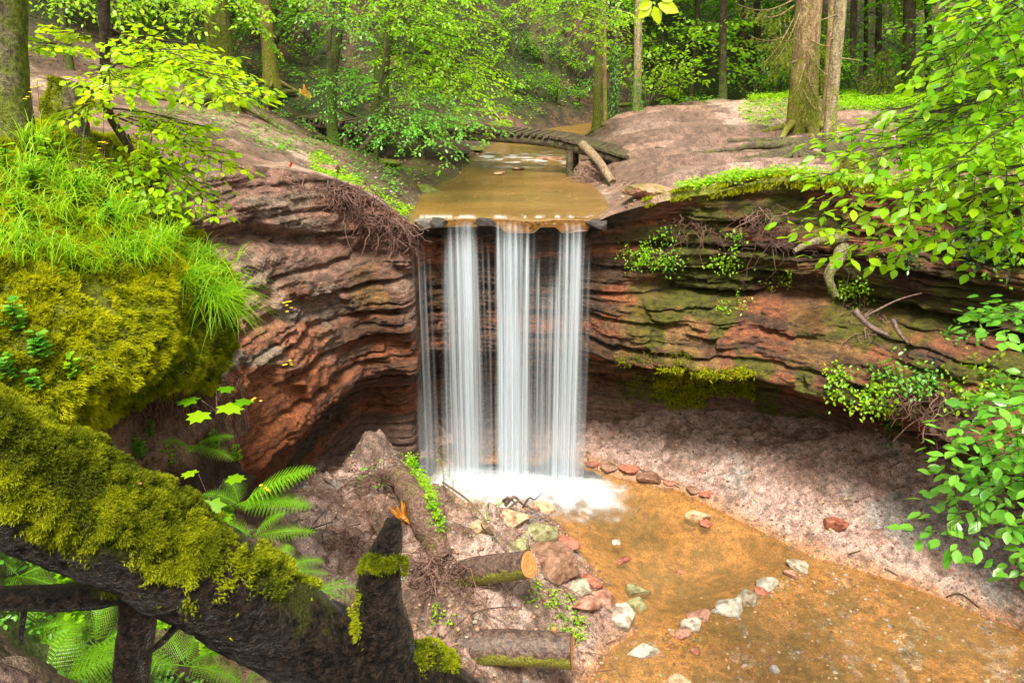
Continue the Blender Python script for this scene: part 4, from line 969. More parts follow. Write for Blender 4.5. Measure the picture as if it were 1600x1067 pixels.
# pebbles: beyond counting
def pebbles(name, pts, smin, smax, cols, label, seed):
    g = np.random.default_rng(seed); V0, F0 = ico(1); mb = MB(); n = len(pts)
    V = V0[None] * (g.uniform(.7, 1.3, (n, len(V0), 1)) * .25 + .75); sc = (smin * (smax / smin) ** (g.random(n) ** 2))[:, None, None] * g.uniform(.6, 1.2, (n, 1, 3)) * [1, 1, .6]
    V = V * sc + pts[:, None]; F = F0[None] + (np.arange(n) * len(V0))[:, None, None]
    c = np.array([STONE[k] for k in cols])[g.integers(0, len(cols), n)] * g.uniform(.45, 1.0, (n, 1))
    mb.add(V.reshape(-1, 3), F.reshape(-1, 3), Col=np.repeat(c, len(V0), 0)); return tag(mb.build(name, m_stone, smooth=False), label, 'pebbles', kind='stuff')
n = 52000; x = rng.uniform(-3.2, 10, n); y = rng.uniform(5.5, 13.3, n); z = hF(x, y); d = polysd(POOLC, x, y); k = (z < -3.4) & (rng.random(n) < np.where(d < -.1, .22, 1) * np.where(polysd(POOL, x, y) < 0, .7, 1) * ss(.25, .6, fbm(x * 1.3, y * 1.3, 0, 501, 3) + .1)) & (polysd(POOL, x, y) > -9)
pebbles('pebbles', np.stack([x, y, z - .002], 1)[k], .005, .036, ['pink', 'tan', 'brown', 'pale', 'grey', 'red', 'brown', 'tan', 'brown', 'green', 'pink', 'tan'], 'small wet pebbles scattered over the gravel and the pool bed', 1)
n = 7000; x = rng.uniform(-5.5, 7, n); y = rng.uniform(11.5, 21, n); z = hU(x, y); d = polysd(STREAM, x, y); k = (rng.random(n) < ss(1.6, 0, d) + .12) & (polysd(np.concatenate([RIM[:, :2], [[9, -5], [-3, -5]]]), x, y) > .1)
pebbles('gravel', np.stack([x, y, z], 1)[k], .008, .04, ['pink', 'tan', 'brown', 'grey', 'brown'], 'loose gravel along the banks of the upper stream', 2)
# dead leaves
def litter(name, x, y, f, size, label, seed, ns=.4):
    z = f(x, y) + .012; mb = MB(); n = len(x)
    put(mb, LEAF6, np.stack([x, y, z], 1), rng.normal(0, 1, (n, 3)) * [1, 1, .25], np.array([0, 0, 1.]) + rng.normal(0, ns, (n, 3)), size * rng.uniform(.6, 1.2, n)); return tag(mb.build(name, M['dead'], smooth=False), label, 'leaf litter', kind='stuff')
n = 16000; x = rng.uniform(-14, 16, n); y = rng.uniform(14.5, 34, n); k = (polysd(STREAM, x, y) > .2) & ((hU(x, y) > 1.9) | (y > 25) | (x < -2) & (y > 16)) & (rng.random(n) < ss(.35, .6, fbm(x, y, 0, 502, 3)))
litter('leaf_litter', x[k], y[k], hU, .09, 'brown fallen leaves covering the forest floor behind the stream', 3)
n = 900; x = rng.uniform(1.8, 12, n); y = rng.uniform(12.6, 24, n); k = polysd(STREAM, x, y) > .3
litter('path_litter', x[k], y[k], hU, .05, 'a few dead leaves and bits of bark lying on the bare path', 5)
n = 260; x = rng.uniform(1.5, 8, n); y = rng.uniform(7, 12, n); k = (polysd(POOL, x, y) > .1) & (hF(x, y) < -3.6)
litter('shore_litter', x[k], y[k], hF, .04, 'scattered dead leaves on the gravel shore right of the pool', 6)
n = 1500; x = rng.uniform(-4.2, 1, n); y = rng.uniform(5.5, 11.5, n); k = (polysd(POOL, x, y) > .15)
litter('scattered_leaves', x[k], y[k], hF, .045, 'dead leaves and bark bits strewn over the debris left of the pool', 4)

# ------------------------------------------------------------------ footbridge
fb = empty('footbridge', WY(720, 215, 17.6), 'weathered plank footbridge bowing across the stream above the waterfall', 'footbridge')
bc = catmull([WY(430, 173, 19.3), WY(455, 177, 19.2), WY(520, 186, 18.9), WY(610, 193, 18.5), WY(700, 199, 18.1), WY(780, 203, 17.7), WY(870, 211, 17.2), WY(925, 224, 16.9), WY(985, 241, 16.6)], 70)
bt = norm(np.gradient(bc, axis=0)); bs = norm(np.cross(bt, [0, 0, 1.]))
seg = np.linalg.norm(np.diff(bc, axis=0), axis=1).mean()
for i in range(70):
    g = random.Random(i); s = bs[i] * 1.0; up = np.cross(s, bt[i]); hl = seg * .43
    V, F = box(bc[i] + np.array([0, 0, g.uniform(-.006, .006)]), (hl, .50 + g.uniform(-.03, .03), .026), (bt[i], s, up))
    mk('plank', V, F, M['wood_old'], fb, {'moss': np.full(len(V), g.uniform(.1, .5))}, smooth=False)
for s_ in (-.36, .36):
    C = bc + bs * s_ - np.array([0, 0, .135]); o = MB(); o.add(*tube(C[1:-2], .10, 12, True, .1, 5, 7), moss=.35); o.build('beam', M['wood_old'], fb)
for px_, Y_, s_ in ((902, 16.9, .42), (893, 16.9, -.3), (545, 18.8, .3), (662, 18.2, .3)):
    j = np.argmin(abs(proj(bc)[0] - px_)); top = bc[j] + bs[j] * s_ - [0, 0, .2]; gz = hU(top[0], top[1]) - .2
    o = MB(); o.add(*tube([top, (top + [top[0] + .03, top[1], gz]) / 2, [top[0] + .05, top[1], gz]], .085, 10, True, .15, 6, 3), moss=.4); o.build('post', M['bark_dark'], fb)
mb = MB(); a, b = WY(910, 226, 16.5), WY(957, 293, 15.0); b[2] = hU(b[0], b[1]) + .05
mb.add(*tube(catmull([a, (a + b) / 2 + [.03, 0, .04], b], 14), np.linspace(.10, .075, 14), 12, True, .12, 6, 5), moss=.15)
tag(mb.build('leaning_log', M['wood_pale']), 'barkless pole leaning against the right end of the footbridge', 'log')
mb = MB(); a, b = WY(590, 205, 17.6), WY(553, 245, 16.6)
mb.add(*tube(catmull([a, b], 8), .07, 10, True, .1, 6, 5), moss=.3); tag(mb.build('leaning_log', M['wood_old']), 'grey pole propping the left side of the footbridge above the bank', 'log')
# stump with torn roots that carries the right end of the bridge
st = empty('root_stump', GU(926, 282), 'torn earthy root stump under the right end of the footbridge', 'stump')
mb = MB(); b = GU(926, 282); trunk(mb, b + [0, .2, 0], b + [-.02, .35, .34], .28, .2, 1.3, 22, .35, (.1, .1), .02, 20, 8); mb.build('trunk', M['soil_root'], st)
mb = MB()
for i in range(70):
    p = b + [rng.uniform(-.35, .4), rng.uniform(-.25, 0), rng.uniform(.1, .36)]; q = p + [rng.normal(0, .16), -.12, -rng.uniform(-.05, .3)]; mb.add(*tube([p, (p + q) / 2 + rng.normal(0, .03, 3), q], [.012, .008, .003], 4, False), rnd=rng.random())
mb.build('rootlets', M['root'], st)['kind'] = 'stuff'

# ------------------------------------------------------------------ sawn logs and driftwood
def cutlog(a, b, r0, r1, label, seed, mat='bark_log', moss=(.1, .8)):
    e = empty('sawn_log', (a + b) / 2, label, 'log'); C = catmull([a, lerp(a, b, .5) + [0, 0, .03], b], 50)
    o = barkpart('trunk', C, np.linspace(r0, r1, 50), 44, seed, e, lambda V, D: ss(*moss, -D[..., 2] * .6 - D[..., 1] * .6 + .2 * (fbm(V[..., 0] * 3, V[..., 1] * 3, V[..., 2] * 3, 9, 3) - .5)), M[mat], .06, knob=.02)
    d = norm(C[-1] - C[-2]); h = norm(np.cross(d, [0, 0, 1.])); u = np.cross(h, d); an = np.linspace(0, 2 * np.pi, 40, endpoint=False); rs = np.linspace(0, 1, 9)
    rad = r1 * (1 + .04 * np.sin(an * 3 + seed)) * .97
    V = np.array([[np.cos(t) * rad[i] * s, np.sin(t) * rad[i] * s, .004 * math.sin(s * 19)] for i, t in enumerate(an) for s in rs]); f = gridf(40, 9, True)
    me = mk('cut_face', V, f, M['cut'], smooth=False); me.parent = e
    from mathutils import Matrix
    Mx = Matrix(((h[0], u[0], d[0]), (h[1], u[1], d[1]), (h[2], u[2], d[2]))).to_4x4(); me.matrix_local = Matrix.Translation(Vector(C[-1] + d * .006) - e.location) @ Mx
    return e
cutlog(WY(672, 918, 8.45) + [0, 0, .14], WY(826, 882, 7.7), .21, .175, 'upper of two sawn logs, mossy side and fresh orange cut face towards the pool', 510)
lg2 = cutlog(WY(672, 1012, 7.0), WY(893, 1016, 6.75), .215, .205, 'lower of two sawn logs, purple brown wet bark, cut face turned away to the right', 520)
mb = MB(); q = WY(866, 985, 6.62); V, F = rockmesh(3, (.035, .03, .05), 0, 8, ICO2); mb.add(V + q, F, moss=0); mb.build('branch_scar', M['cut'], lg2, False)
sp = empty('splintered_stump', GF(632, 815), 'broken stump of bright orange splintered wood above the black snag', 'stump'); q = GF(632, 812)
for i in range(9):
    g = random.Random(i + 5); p = q + [g.uniform(-.16, .16), g.uniform(-.06, .1), -.05]; tp = p + [g.uniform(-.18, .05), g.uniform(-.05, .05), g.uniform(.18, .46)]
    w1 = g.uniform(.022, .05); mb = MB(); mb.add(*tube([p, lerp(p, tp, .6), tp], [w1, w1 * .8, .004], 5, True, .2, 12, i)); mb.build('splinter', M['splint'], sp, False)
mb = MB(); mb.add(*tube([q + [-.08, -.02, .12], q + [.12, -.12, .02], q + [.3, -.2, -.03]], [.03, .03, .01], 5, True)); mb.build('splinter', M['splint'], sp, False)
def stick(P, r, name, label, cat='stick', mat='wood_pale', k=7, group=None, moss=.1):
    C = catmull(P, 6 * len(P)); mb = MB(); mb.add(*tube(C, np.linspace(r, r * .5, len(C)), k, True, .1, 20, 3), moss=moss); return tag(mb.build(name, M[mat]), label, cat, group)
stick([GF(693, 772) + [0, 0, .25], GF(740, 815) + [0, 0, .3], GF(792, 868) + [0, 0, .06]], .022, 'stick', 'long pale bare stick slanting down to the upper sawn log')
stick([GF(770, 845) + [0, 0, .02], GF(752, 832) + [0, 0, .15], GF(766, 822) + [0, 0, .12]], .012, 'stick', 'short dark forked twig crossing the long pale stick', mat='bark_dark')
dr = empty('driftwood_root', GF(815, 795), 'dark red driftwood root curling over the edge of the foam', 'driftwood')
q = GF(812, 797) + [0, 0, .05]
for i, pts in enumerate(([(-.25, 0, .05), (-.1, 0, .22), (.02, 0, .1), (.14, 0, .0)], [(-.28, .05, .1), (-.18, 0, .2), (-.05, 0, .05)], [(.05, 0, .0), (.16, 0, .2), (.26, 0, .17), (.38, 0, .3)], [(-.2, -.05, .0), (-.02, -.02, .15), (.1, 0, -.02)], [(.12, 0, .05), (.24, -.05, -.02), (.36, -.1, .03)])):
    mb = MB(); C = catmull([q + np.array(p_) for p_ in pts], 20); mb.add(*tube(C, np.linspace(.035 if i < 2 else .02, .008, 20), 7, True, .25, 18, i), moss=0.); mb.build('root', M['bark_log'], dr)
# half buried log with seedlings
hb = empty('buried_log', GF(660, 790), 'earth covered log lying under a line of bright green seedlings', 'log')
mb = MB(); a, b = GF(622, 748), GF(690, 872); b2 = GF(656, 805); mb.add(*tube(catmull([a + [0, 0, .08], b2 + [0, 0, .10], b + [0, 0, .02]], 40), np.linspace(.17, .19, 40), 40, True, .4, 4, 8), moss=.3); mb.build('trunk', M['soil_root'], hb)
# mound roots / torn roots
def rootmass(name, C, nr, ln, rad, label, spread=.3, droop=1., cat='roots', group=None, mat='root'):
    mb = MB(); C = np.asarray(C)
    for i in range(nr):
        p = C[rng.integers(len(C))] + rng.normal(0, spread * .3, 3) * [1, 1, .5]; l = ln * rng.uniform(.4, 1.2); m = 7; s = np.linspace(0, 1, m)
        d = rng.normal(0, 1, 3) * [.6, .35, .3] + [0, -.25, -.75 * droop]; w_ = np.cumsum(rng.normal(0, .14, (m, 3)), 0) * l
        Q = p + norm(d) * (s * l)[:, None] + w_; mb.add(*tube(Q, np.linspace(rad, rad * .3, m) * rng.uniform(.5, 1.3), 5, False), rnd=rng.random())
    o = mb.build(name, M[mat]); return tag(o, label, cat, group, 'stuff')
cr = [GC(px_, py_) for px_, py_ in ((520, 290), (545, 300), (560, 300), (590, 318), (610, 335), (628, 352), (635, 362), (600, 345), (570, 330), (620, 365), (540, 315), (580, 345))]
rootmass('hanging_roots', cr, 380, .34, .010, 'matted red brown roots hanging from the earth edge left of the fall')
rootmass('hanging_roots', [GC(px_, py_) for px_, py_ in ((455, 275), (480, 290), (510, 300), (530, 320))], 90, .25, .010, 'tangle of fine roots in the eroded earth crest on the left')
rootmass('hanging_roots', [GC(px_, py_) for px_, py_ in ((1180, 340), (1200, 345), (1185, 330))], 40, .7, .009, 'long thin roots hanging below the mossy rim right of the fall')
rootmass('hanging_roots', [GC(px_, py_) for px_, py_ in ((1420, 625), (1450, 640), (1480, 640), (1400, 610), (1465, 610))], 130, .4, .008, 'fringe of dark roots under the right hand ledge')
rootmass('torn_roots', [GF(px_, py_) + [0, 0, .2] for px_, py_ in ((690, 915), (680, 930), (700, 900), (670, 900), (720, 930))], 120, .5, .009, 'torn purple brown roots between the two sawn logs', droop=.3)
rootmass('torn_roots', [GF(px_, py_) + [0, 0, .15] for px_, py_ in ((540, 850), (560, 860), (530, 870), (590, 750), (570, 770), (600, 760))], 110, .45, .009, 'dark broken roots sticking out of the sandy mound', droop=.2)
rootmass('torn_roots', [GC(px_, py_) for px_, py_ in ((1330, 480), (1350, 490), (1370, 500), (1340, 470))], 60, .6, .014, 'tangle of roots hanging from the ledge below the leafy clump')
for i, (pts, lb) in enumerate((([(330 + 100, 850), (470, 835), (520, 818)], 'thin dark stick lying across the sandy slope left of the splintered stump'), ([(690, 1000), (740, 960), (800, 950)], 'crooked twig on the earth between the two sawn logs'),
                 ([(850, 905), (890, 935), (905, 980)], 'thin branch lying beside the pale squared stone'), ([(905, 900), (930, 940), (938, 965)], 'bent twig on the rubble above the largest pale slab'), ([(1325, 868), (1345, 862)], 'short dark stick on the gravel slope right of the pool'),
                 ([(1382, 890), (1404, 902)], 'short black stick with an orange leaf at the water edge on the right'), ([(1478, 935), (1500, 930), (1530, 952)], 'curved twig on the gravel at the lower right'), ([(1000, 735), (1030, 748), (1062, 764)], 'dark branch lying along the far shore debris'))):
    stick([GF(*p_) + [0, 0, .03] for p_ in pts], .014, 'stick', lb, mat='bark_log' if i % 2 else 'bark_dark')
# curved bare limb and roots on the right cliff
lm = empty('bare_limb', GC(1300, 440), 'crooked lichen grey limb curving down the right cliff', 'branch')
q = [WY(px_, py_, Y_) for px_, py_, Y_ in ((1315, 385, 11.0), (1310, 405, 10.8), (1297, 425, 10.7), (1296, 440, 10.65), (1306, 462, 10.6))]
mb = MB(); mb.add(*tube(catmull(q, 30), np.linspace(.11, .05, 30), 14, True, .12, 7, 2), moss=.45); mb.build('stem', M['bark_mossy'], lm)
mb = MB(); mb.add(*tube(catmull([WY(1320, 372, 11), WY(1290, 375, 10.9), WY(1265, 380, 10.8), WY(1240, 393, 10.7)], 24), np.linspace(.09, .035, 24), 12, True, .12, 7, 4), moss=.45); mb.build('side_stem', M['bark_mossy'], lm)
rt2 = []
for i, (pts, r_, lb) in enumerate((([(1335, 485, 10.3), (1360, 510, 10.1), (1390, 525, 9.9)], .055, 'thick root lying down the earth slope on the right ledge'), ([(1395, 500, 10.1), (1405, 520, 9.9), (1420, 537, 9.7)], .04, 'second thick root ending in the earth of the right ledge'),
                 ([(1345, 498, 10.3), (1400, 470, 10.4), (1440, 458, 10.6)], .02, 'thin branch slanting up across the right ledge'), ([(1395, 690, 8.6), (1420, 665, 8.5), (1445, 650, 8.4)], .012, 'bare twig sticking out of the dark overhang on the right'))):
    stick([WY(*p_) for p_ in pts], r_, 'exposed_root' if i < 2 else 'twig', lb, 'root' if i < 2 else 'twig', 'bark_log')
stick([GU(1020, 232) + [0, 0, .02], GU(1050, 237) + [0, 0, .04], GU(1088, 235)], .03, 'exposed_root', 'long dark root step crossing the path right of the bridge', 'root', 'bark_dark')
stick([GU(1105, 286) + [0, 0, .02], GU(1130, 288) + [0, 0, .05], GU(1162, 290)], .035, 'exposed_root', 'dark hump of root on the path near the cliff edge', 'root', 'bark_dark')
stick([GU(965, 168) + [0, 0, .08], GU(1010, 164) + [0, 0, .1], GU(1060, 152) + [0, 0, .1]], .07, 'fallen_log', 'mossy log lying along the back edge of the bare path', 'log', 'bark_mossy', 10, None, .6)
stick([GU(418, 170) + [0, 0, .08], GU(440, 155) + [0, 0, .12], GU(462, 150) + [0, 0, .1]], .10, 'fallen_log', 'dark mossy log on the dirt slope at the left end of the bridge', 'log', 'bark_mossy', 10, None, .6)
stick([GU(770, 178) + [0, 0, .1], GU(785, 195) + [0, 0, .1]], .05, 'fallen_branch', 'pale grey branch resting on the mossy rocks behind the bridge', 'branch', 'wood_pale')
mb = MB(); q = GU(453, 272); mb.add(*tube([q + [-.02, 0, -.04], q + [.01, 0, .05], q + [.05, 0, .13]], [.022, .024, .018], 7, True, .2, 20))
m, t, o = newmat('red_wood'); prin(t, o, (.55, .04, .02), .5); tag(mk('stake', np.concatenate(mb.V), [np.concatenate(f) for f in mb.F.values()], m), 'small broken bright red stake on the eroded crest left of the stream', 'stake')
# splintered brown stump left of the thin tree
ss_ = empty('rotten_stump', GU(480, 150), 'low rotten orange brown stump beside the left end of the bridge', 'stump'); q = GU(482, 150)
for i in range(6):
    g = random.Random(i + 40); p = q + [g.uniform(-.2, .2), g.uniform(-.1, .1), -.05]; mb = MB(); mb.add(*tube([p, p + [g.uniform(-.05, .05), 0, g.uniform(.12, .35)]], [.07, .02], 6, True, .2, 8, i)); mb.build('splinter', M['splint'], ss_, False)
# sign post far right
sg = empty('signpost', GU(1497, 165), 'thin grey metal post with a small white board behind the right hand leaves', 'signpost'); b = GU(1497, 165)
def flatm(n_, c, r=.5):
    m, t, o = newmat(n_); prin(t, o, c, r); return m
mb = MB(); tp = b + [.12, 0, 2.9]; mb.add(*tube([b - [0, 0, .2], lerp(b, tp, .5), tp], .035, 12, True)); mb.build('pole', flatm('grey_metal', (.30, .36, .38), .35), sg)
V, F = box(tp + [-.18, -.06, -.45], (.26, .012, .13), np.array([[.93, 0, .36], [0, 1, 0], [-.36, 0, .93]])); mk('board', V, F, flatm('white_board', (.8, .8, .8)), sg, smooth=False)

mb = MB()
for i in range(420):
    px_, py_ = rng.uniform(430, 960), rng.uniform(720, 1060)
    if px_ > 880 and py_ < 900 or px_ > 700 and py_ < 800: continue
    q = GF(px_, py_); a = rng.uniform(0, 6.28); l = rng.uniform(.08, .5); d_ = np.array([math.cos(a), math.sin(a), 0]) * l
    C = np.stack([q + d_ * u + [0, 0, .015 + .04 * math.sin(u * 3) * rng.random()] + rng.normal(0, .01, 3) for u in np.linspace(0, 1, 5)]); mb.add(*tube(C, np.linspace(.008, .003, 5) * rng.uniform(.5, 1.3), 5, False), rnd=rng.random())
tag(mb.build('twigs', M['root']), 'thin twigs and bark shreds strewn over the debris between the sawn logs and mound', 'twigs', kind='stuff')
mb = MB()
for i in range(150):
    px_, py_ = rng.uniform(190, 380), rng.uniform(585, 640); m_ = np.where((abs(proj(BK.reshape(-1, 3))[0] - px_) < 6))[0][:1]
    q = WY(px_, py_, 5.0 + (px_ - 190) / 190 * .5); l = rng.uniform(.1, .45); C = np.stack([q + [rng.normal(0, .02), rng.normal(0, .02), -l * u] for u in np.linspace(0, 1, 6)]); mb.add(*tube(C, np.linspace(.006, .002, 6), 4, False), rnd=rng.random())
tag(mb.build('hanging_roots', M['root']), 'fine roots hanging in the dark hollow under the mossy bank', 'roots', kind='stuff')

# dark rocks that part the water at the lip
for i, (px_, w_, lb) in enumerate(((758, 26, 'dark wet rock parting the waterfall at the lip'), (664, 40, 'grey wet shelf rock at the left end of the lip'), (684, 26, 'small dark rock beside the grey shelf rock at the lip'), (936, 34, 'dark broken rock at the right end of the lip'))):
    x_ = (px_ - 800) * 12.2 / FPX; V, F = rockmesh(300 + i, (w_ * .5 * 12.2 / FPX, .16, .11), 0, 9)
    V = V + [x_, rim_y(x_) + .05, -.07]; c = np.tile(np.array((.045, .036, .032) if i != 1 else (.16, .14, .12)), (len(V), 1)); tag(mk('lip_rock', V, F, m_stone, None, {'Col': c}, smooth=False), lb, 'rock', 'rocks at the lip of the fall')


for pts, r_, lb in (([(1075, 262), (1140, 252), (1220, 236), (1280, 222)], .035, 'long thin root reaching left across the path from the slender pale trunk'), ([(1120, 277), (1185, 262), (1245, 244)], .04, 'thick root nearest the cliff edge running to the slender pale trunk'), ([(955, 212), (1005, 224), (1070, 232)], .03, 'low root step just right of the footbridge end'),
                  ([(1150, 222), (1200, 226), (1260, 216)], .03, 'root crossing the path in front of the green patch'), ([(1110, 232), (1165, 240), (1235, 232)], .028, 'thin root in the middle of the path left of the slender pale trunk'), ([(1000, 245), (1060, 243), (1110, 250)], .02, 'faint root line near the middle of the bare path')):
    stick([GU(*p_) + [0, 0, .0] for p_ in pts], r_, 'exposed_root', lb, 'root', 'bark_dark', group='roots crossing the bare path', moss=.3)
rootmass('hanging_roots', [GC(px_, py_) for px_, py_ in ((1230, 360), (1245, 350), (1260, 362), (1215, 372))], 34, .9, .006, 'very long fine roots trailing down the right cliff left of the crooked limb', spread=.5)
rootmass('hanging_roots', [GC(px_, py_) for px_, py_ in ((1060, 345), (1075, 350), (1090, 348), (1110, 352))], 50, .45, .006, 'short fine roots under the left end of the mossy rim')
# ------------------------------------------------------------------ trees
def tree(name, label, base, tops, r, rt, mat, cat='tree', group=None, rootn=0, moss=(.6, .2), sprays=(), leafm='beech', leaf=.08, gap=.055, flare=1.5, bump=.08, tpl=LEAF6, k=16, spk={}, wob=.03, parts=None):
    e = empty(name, base, label, cat, group); T = MB()
    P = [np.asarray(base)] + [np.asarray(p) for p in tops]
    C = catmull(P, 60); C[:, :2] += np.cumsum(rng.normal(0, wob * .1, (60, 2)), 0) * np.linspace(0, 1, 60)[:, None]
    hgt = C[:, 2] - C[0, 2]; rr_ = lerp(r, rt, np.linspace(0, 1, 60)) * (1 + (flare - 1) * np.exp(-np.maximum(hgt, 0) / (r * 2)))
    C2 = np.concatenate([C[:1] - [0, 0, .4], C]); rr_ = np.concatenate([rr_[:1] * 1.2, rr_])
    V, F = tube(C2, rr_, k, True, bump, 5, int(rng.integers(1e5))); T.add(V, F, moss=ss(2.4, .0, V[:, 2] - base[2]) * moss[0] + moss[1])
    T.build('trunk', M[mat], e)
    if rootn:
        Q = MB(); roots(Q, base, r, rootn, r * 6, r * .28, hU, .6); Q.build('roots', M[mat], e)
    if len(sprays):
        Lm, B = MB(), MB()
        for s_ in sprays:
            a, b = s_[0], s_[1]; kw = dict(spk); kw.update(s_[2] if len(s_) > 2 else {})
            if isinstance(a, (int, float)): a = C[int(a * 59)]
            spray(Lm, B, a, b, **{**dict(leaf=leaf, gap=gap, tpl=tpl), **kw})
        Lm.build('crown', M[leafm], e); B.build('branches', M[mat], e)
    return e, C
def base_at(px, py, Y):
    p = WY(px, py, Y); p[2] = hU(p[0], p[1]); return p
def up(px, py, Y, ext=1.0, base=None):
    """point on the trunk at that pixel, then carried on upwards"""
    p = WY(px, py, Y); return p
def ext(b, p, h):
    d = p - b; return b + d * (h / max(d[2], .1))
def S(a, b, **k): return (WY(*a), WY(*b), k)
def more(lst, times, jit=.22, **kw):
    out = list(lst)
    for _ in range(times):
        for a, b_, k in lst: out.append((np.asarray(a) + rng.normal(0, jit * .4, 3), np.asarray(b_) + rng.normal(0, jit, 3), {**k, **kw}))
    return out
# close mossy trunk, top left
b = WY(18, 240, 5.45); t_ = WY(8, 0, 5.5)
e, C = tree('old_tree', 'lichen grey mossy trunk standing on the bank at the top left edge', b, [ext(b, t_, 1.2), ext(b, t_, 4)], .135, .12, 'bark_mossy', moss=(.5, .15), flare=1.25, bump=.16, k=40)
# young beech on the bank
b = WY(246, 350, 5.9); sp_ = []
for a, q, k in [((160, 70, 6.2), (385, 155, 5.3), dict(side=.42, nside=12)), ((165, 60, 6.2), (330, 100, 5.6), dict(side=.4, nside=11)), ((160, 90, 6.1), (60, 75, 5.6), dict(nside=9)), ((160, 60, 6.2), (75, 45, 6.), dict(nside=9)),
                ((175, 180, 6.1), (370, 265, 5.6), dict(nside=11)), ((200, 215, 6.), (345, 330, 5.5), dict(nside=10)), ((175, 170, 6.1), (300, 205, 5.4), dict(nside=9)), ((180, 140, 6.1), (100, 195, 5.6), dict(nside=8)), ((190, 200, 6.), (250, 310, 5.4), dict(nside=8)),
                ((162, 120, 6.1), (240, 40, 5.8), dict(nside=9)), ((165, 100, 6.1), (350, 130, 5.8), dict(nside=10)), ((162, 100, 6.1), (200, 150, 5.3), dict(nside=8))]:
    sp_.append(S(a, q, **k))
tree('beech_sapling', 'young beech with yellow green leaves and a dark crooked stem on the left bank', b, [WY(222, 265, 6.), WY(166, 170, 6.1), WY(160, 90, 6.2), WY(156, 0, 6.2), WY(150, -150, 6.2)], .022, .05, 'bark_dark', sprays=more(sp_, 1, .10), leafm='beech_yellow', leaf=.075, gap=.042, flare=1.1, spk=dict(side=.36, sag=.03, flat=.45, r0=.008, tpl=LEAF), moss=(.1, .05))
# trees beyond
b = base_at(347, 142, 15.2); t_ = WY(336, 0, 15.2)
tree('mossy_tree', 'thick moss barked tree on the left slope with a scar at its foot', b, [ext(b, t_, 2), ext(b, t_, 9)], .25, .2, 'bark_mossy', rootn=6, sprays=[S((338, -20, 15), (400, 50, 13.5)), S((338, -40, 15), (440, 90, 15.5)), S((336, -20, 15), (260, 30, 14)), S((336, -20, 15), (190, 20, 13)), S((336, -30, 15), (290, 60, 14.5))], leafm='beech', leaf=.1, moss=(.5, .5))
b = base_at(420, 93, 20); t_ = WY(412, 0, 20)
tree('slope_tree', 'brown mossy trunk on the litter slope between the thick mossy tree and the bridge', b, [ext(b, t_, 3), ext(b, t_, 9)], .17, .13, 'bark_spruce', rootn=4, moss=(.6, .2))
b = base_at(520, 212, 16.2)
tree('beech', 'slim green trunked beech standing before the left end of the bridge', b, [WY(518, 170, 16.4), WY(523, 90, 16.4), WY(534, 10, 16.4), WY(540, -160, 16.4)], .11, .09, 'bark_beech', rootn=5, leafm='beech_cool', leaf=.085, moss=(.5, .4),
     sprays=[S((530, 40, 16.4), (462, 30, 15), nside=8), S((535, 0, 16.4), (455, 60, 15.5), nside=8), S((532, 20, 16), (560, 75, 14.5)), S((535, -10, 16), (480, 5, 15)), S((524, 120, 16.3), (505, 190, 15)), S((525, 100, 16.3), (560, 150, 15)), S((524, 120, 16.3), (480, 150, 15.5))])
b = base_at(511, 155, 17.5); tree('thin_tree', 'very thin trunk just left of the slim green beech', b, [WY(514, 80, 17.5), WY(518, 0, 17.5), WY(520, -100, 17.5)], .055, .045, 'bark_beech', moss=(.3, .3), flare=1.2)
b = base_at(590, 158, 19.8)
L1 = []
for a, q in [((606, 20, 19.5), (770, 60, 17)), ((606, 30, 19.5), (760, 130, 16.5)), ((607, 0, 19.5), (720, 20, 17)), ((600, 80, 19.5), (740, 170, 16)), ((608, -20, 19.5), (800, 20, 18)), ((600, 90, 19.4), (790, 150, 16.5)), ((604, 40, 19.4), (690, 90, 16)), ((607, -10, 19.4), (660, 60, 16.5)),
             ((595, 120, 19.2), (700, 215, 15)), ((600, 60, 19.2), (650, 150, 16)), ((610, -30, 19), (560, 30, 17)), ((606, 20, 19), (575, 60, 17)), ((610, -40, 19), (640, 20, 16)), ((606, 10, 19), (700, 60, 16)), ((640, 60, 18), (795, 195, 15)), ((650, 90, 17), (770, 215, 15))]:
    L1.append(S(a, q, nside=12, side=.42))
tree('leaning_beech', 'mossy leaning beech behind the bridge with wide sprays of bright leaves', b, [WY(597, 100, 19.8), WY(606, 30, 19.8), WY(612, -60, 19.8), WY(618, -200, 19.8)], .2, .17, 'bark_beech', rootn=4, sprays=L1, leafm='beech', leaf=.10, gap=.075, moss=(.6, .5), spk=dict(r0=.02, flat=.3))
# low beech in front of the bridge
b = base_at(585, 215, 15.8)
L2 = [S(a, q, nside=8, side=.4) for a, q in [((590, 150, 15.8), (705, 262, 13.4)), ((590, 150, 15.8), (640, 225, 14)), ((600, 170, 15.6), (800, 210, 14)), ((595, 170, 15.6), (550, 225, 14.5)), ((600, 180, 15.6), (680, 225, 13.8)), ((605, 150, 15.8), (740, 185, 14.6)), ((590, 130, 15.8), (540, 165, 14.8)), ((600, 130, 15.8), (690, 160, 15)), ((600, 190, 15.6), (630, 240, 14.2)), ((610, 175, 15.2), (720, 240, 13.8)), ((600, 170, 15.2), (760, 225, 14))]]
tree('beech_sapling', 'low spreading beech with silvery green leaves hanging in front of the footbridge', b, [WY(588, 190, 15.8), WY(592, 150, 15.8), WY(600, 100, 15.8), WY(604, 50, 15.8)], .05, .03, 'bark_beech', sprays=L2, leafm='beech_cool', leaf=.085, gap=.06, moss=(.3, .3), flare=1.2, spk=dict(r0=.014, flat=.3))
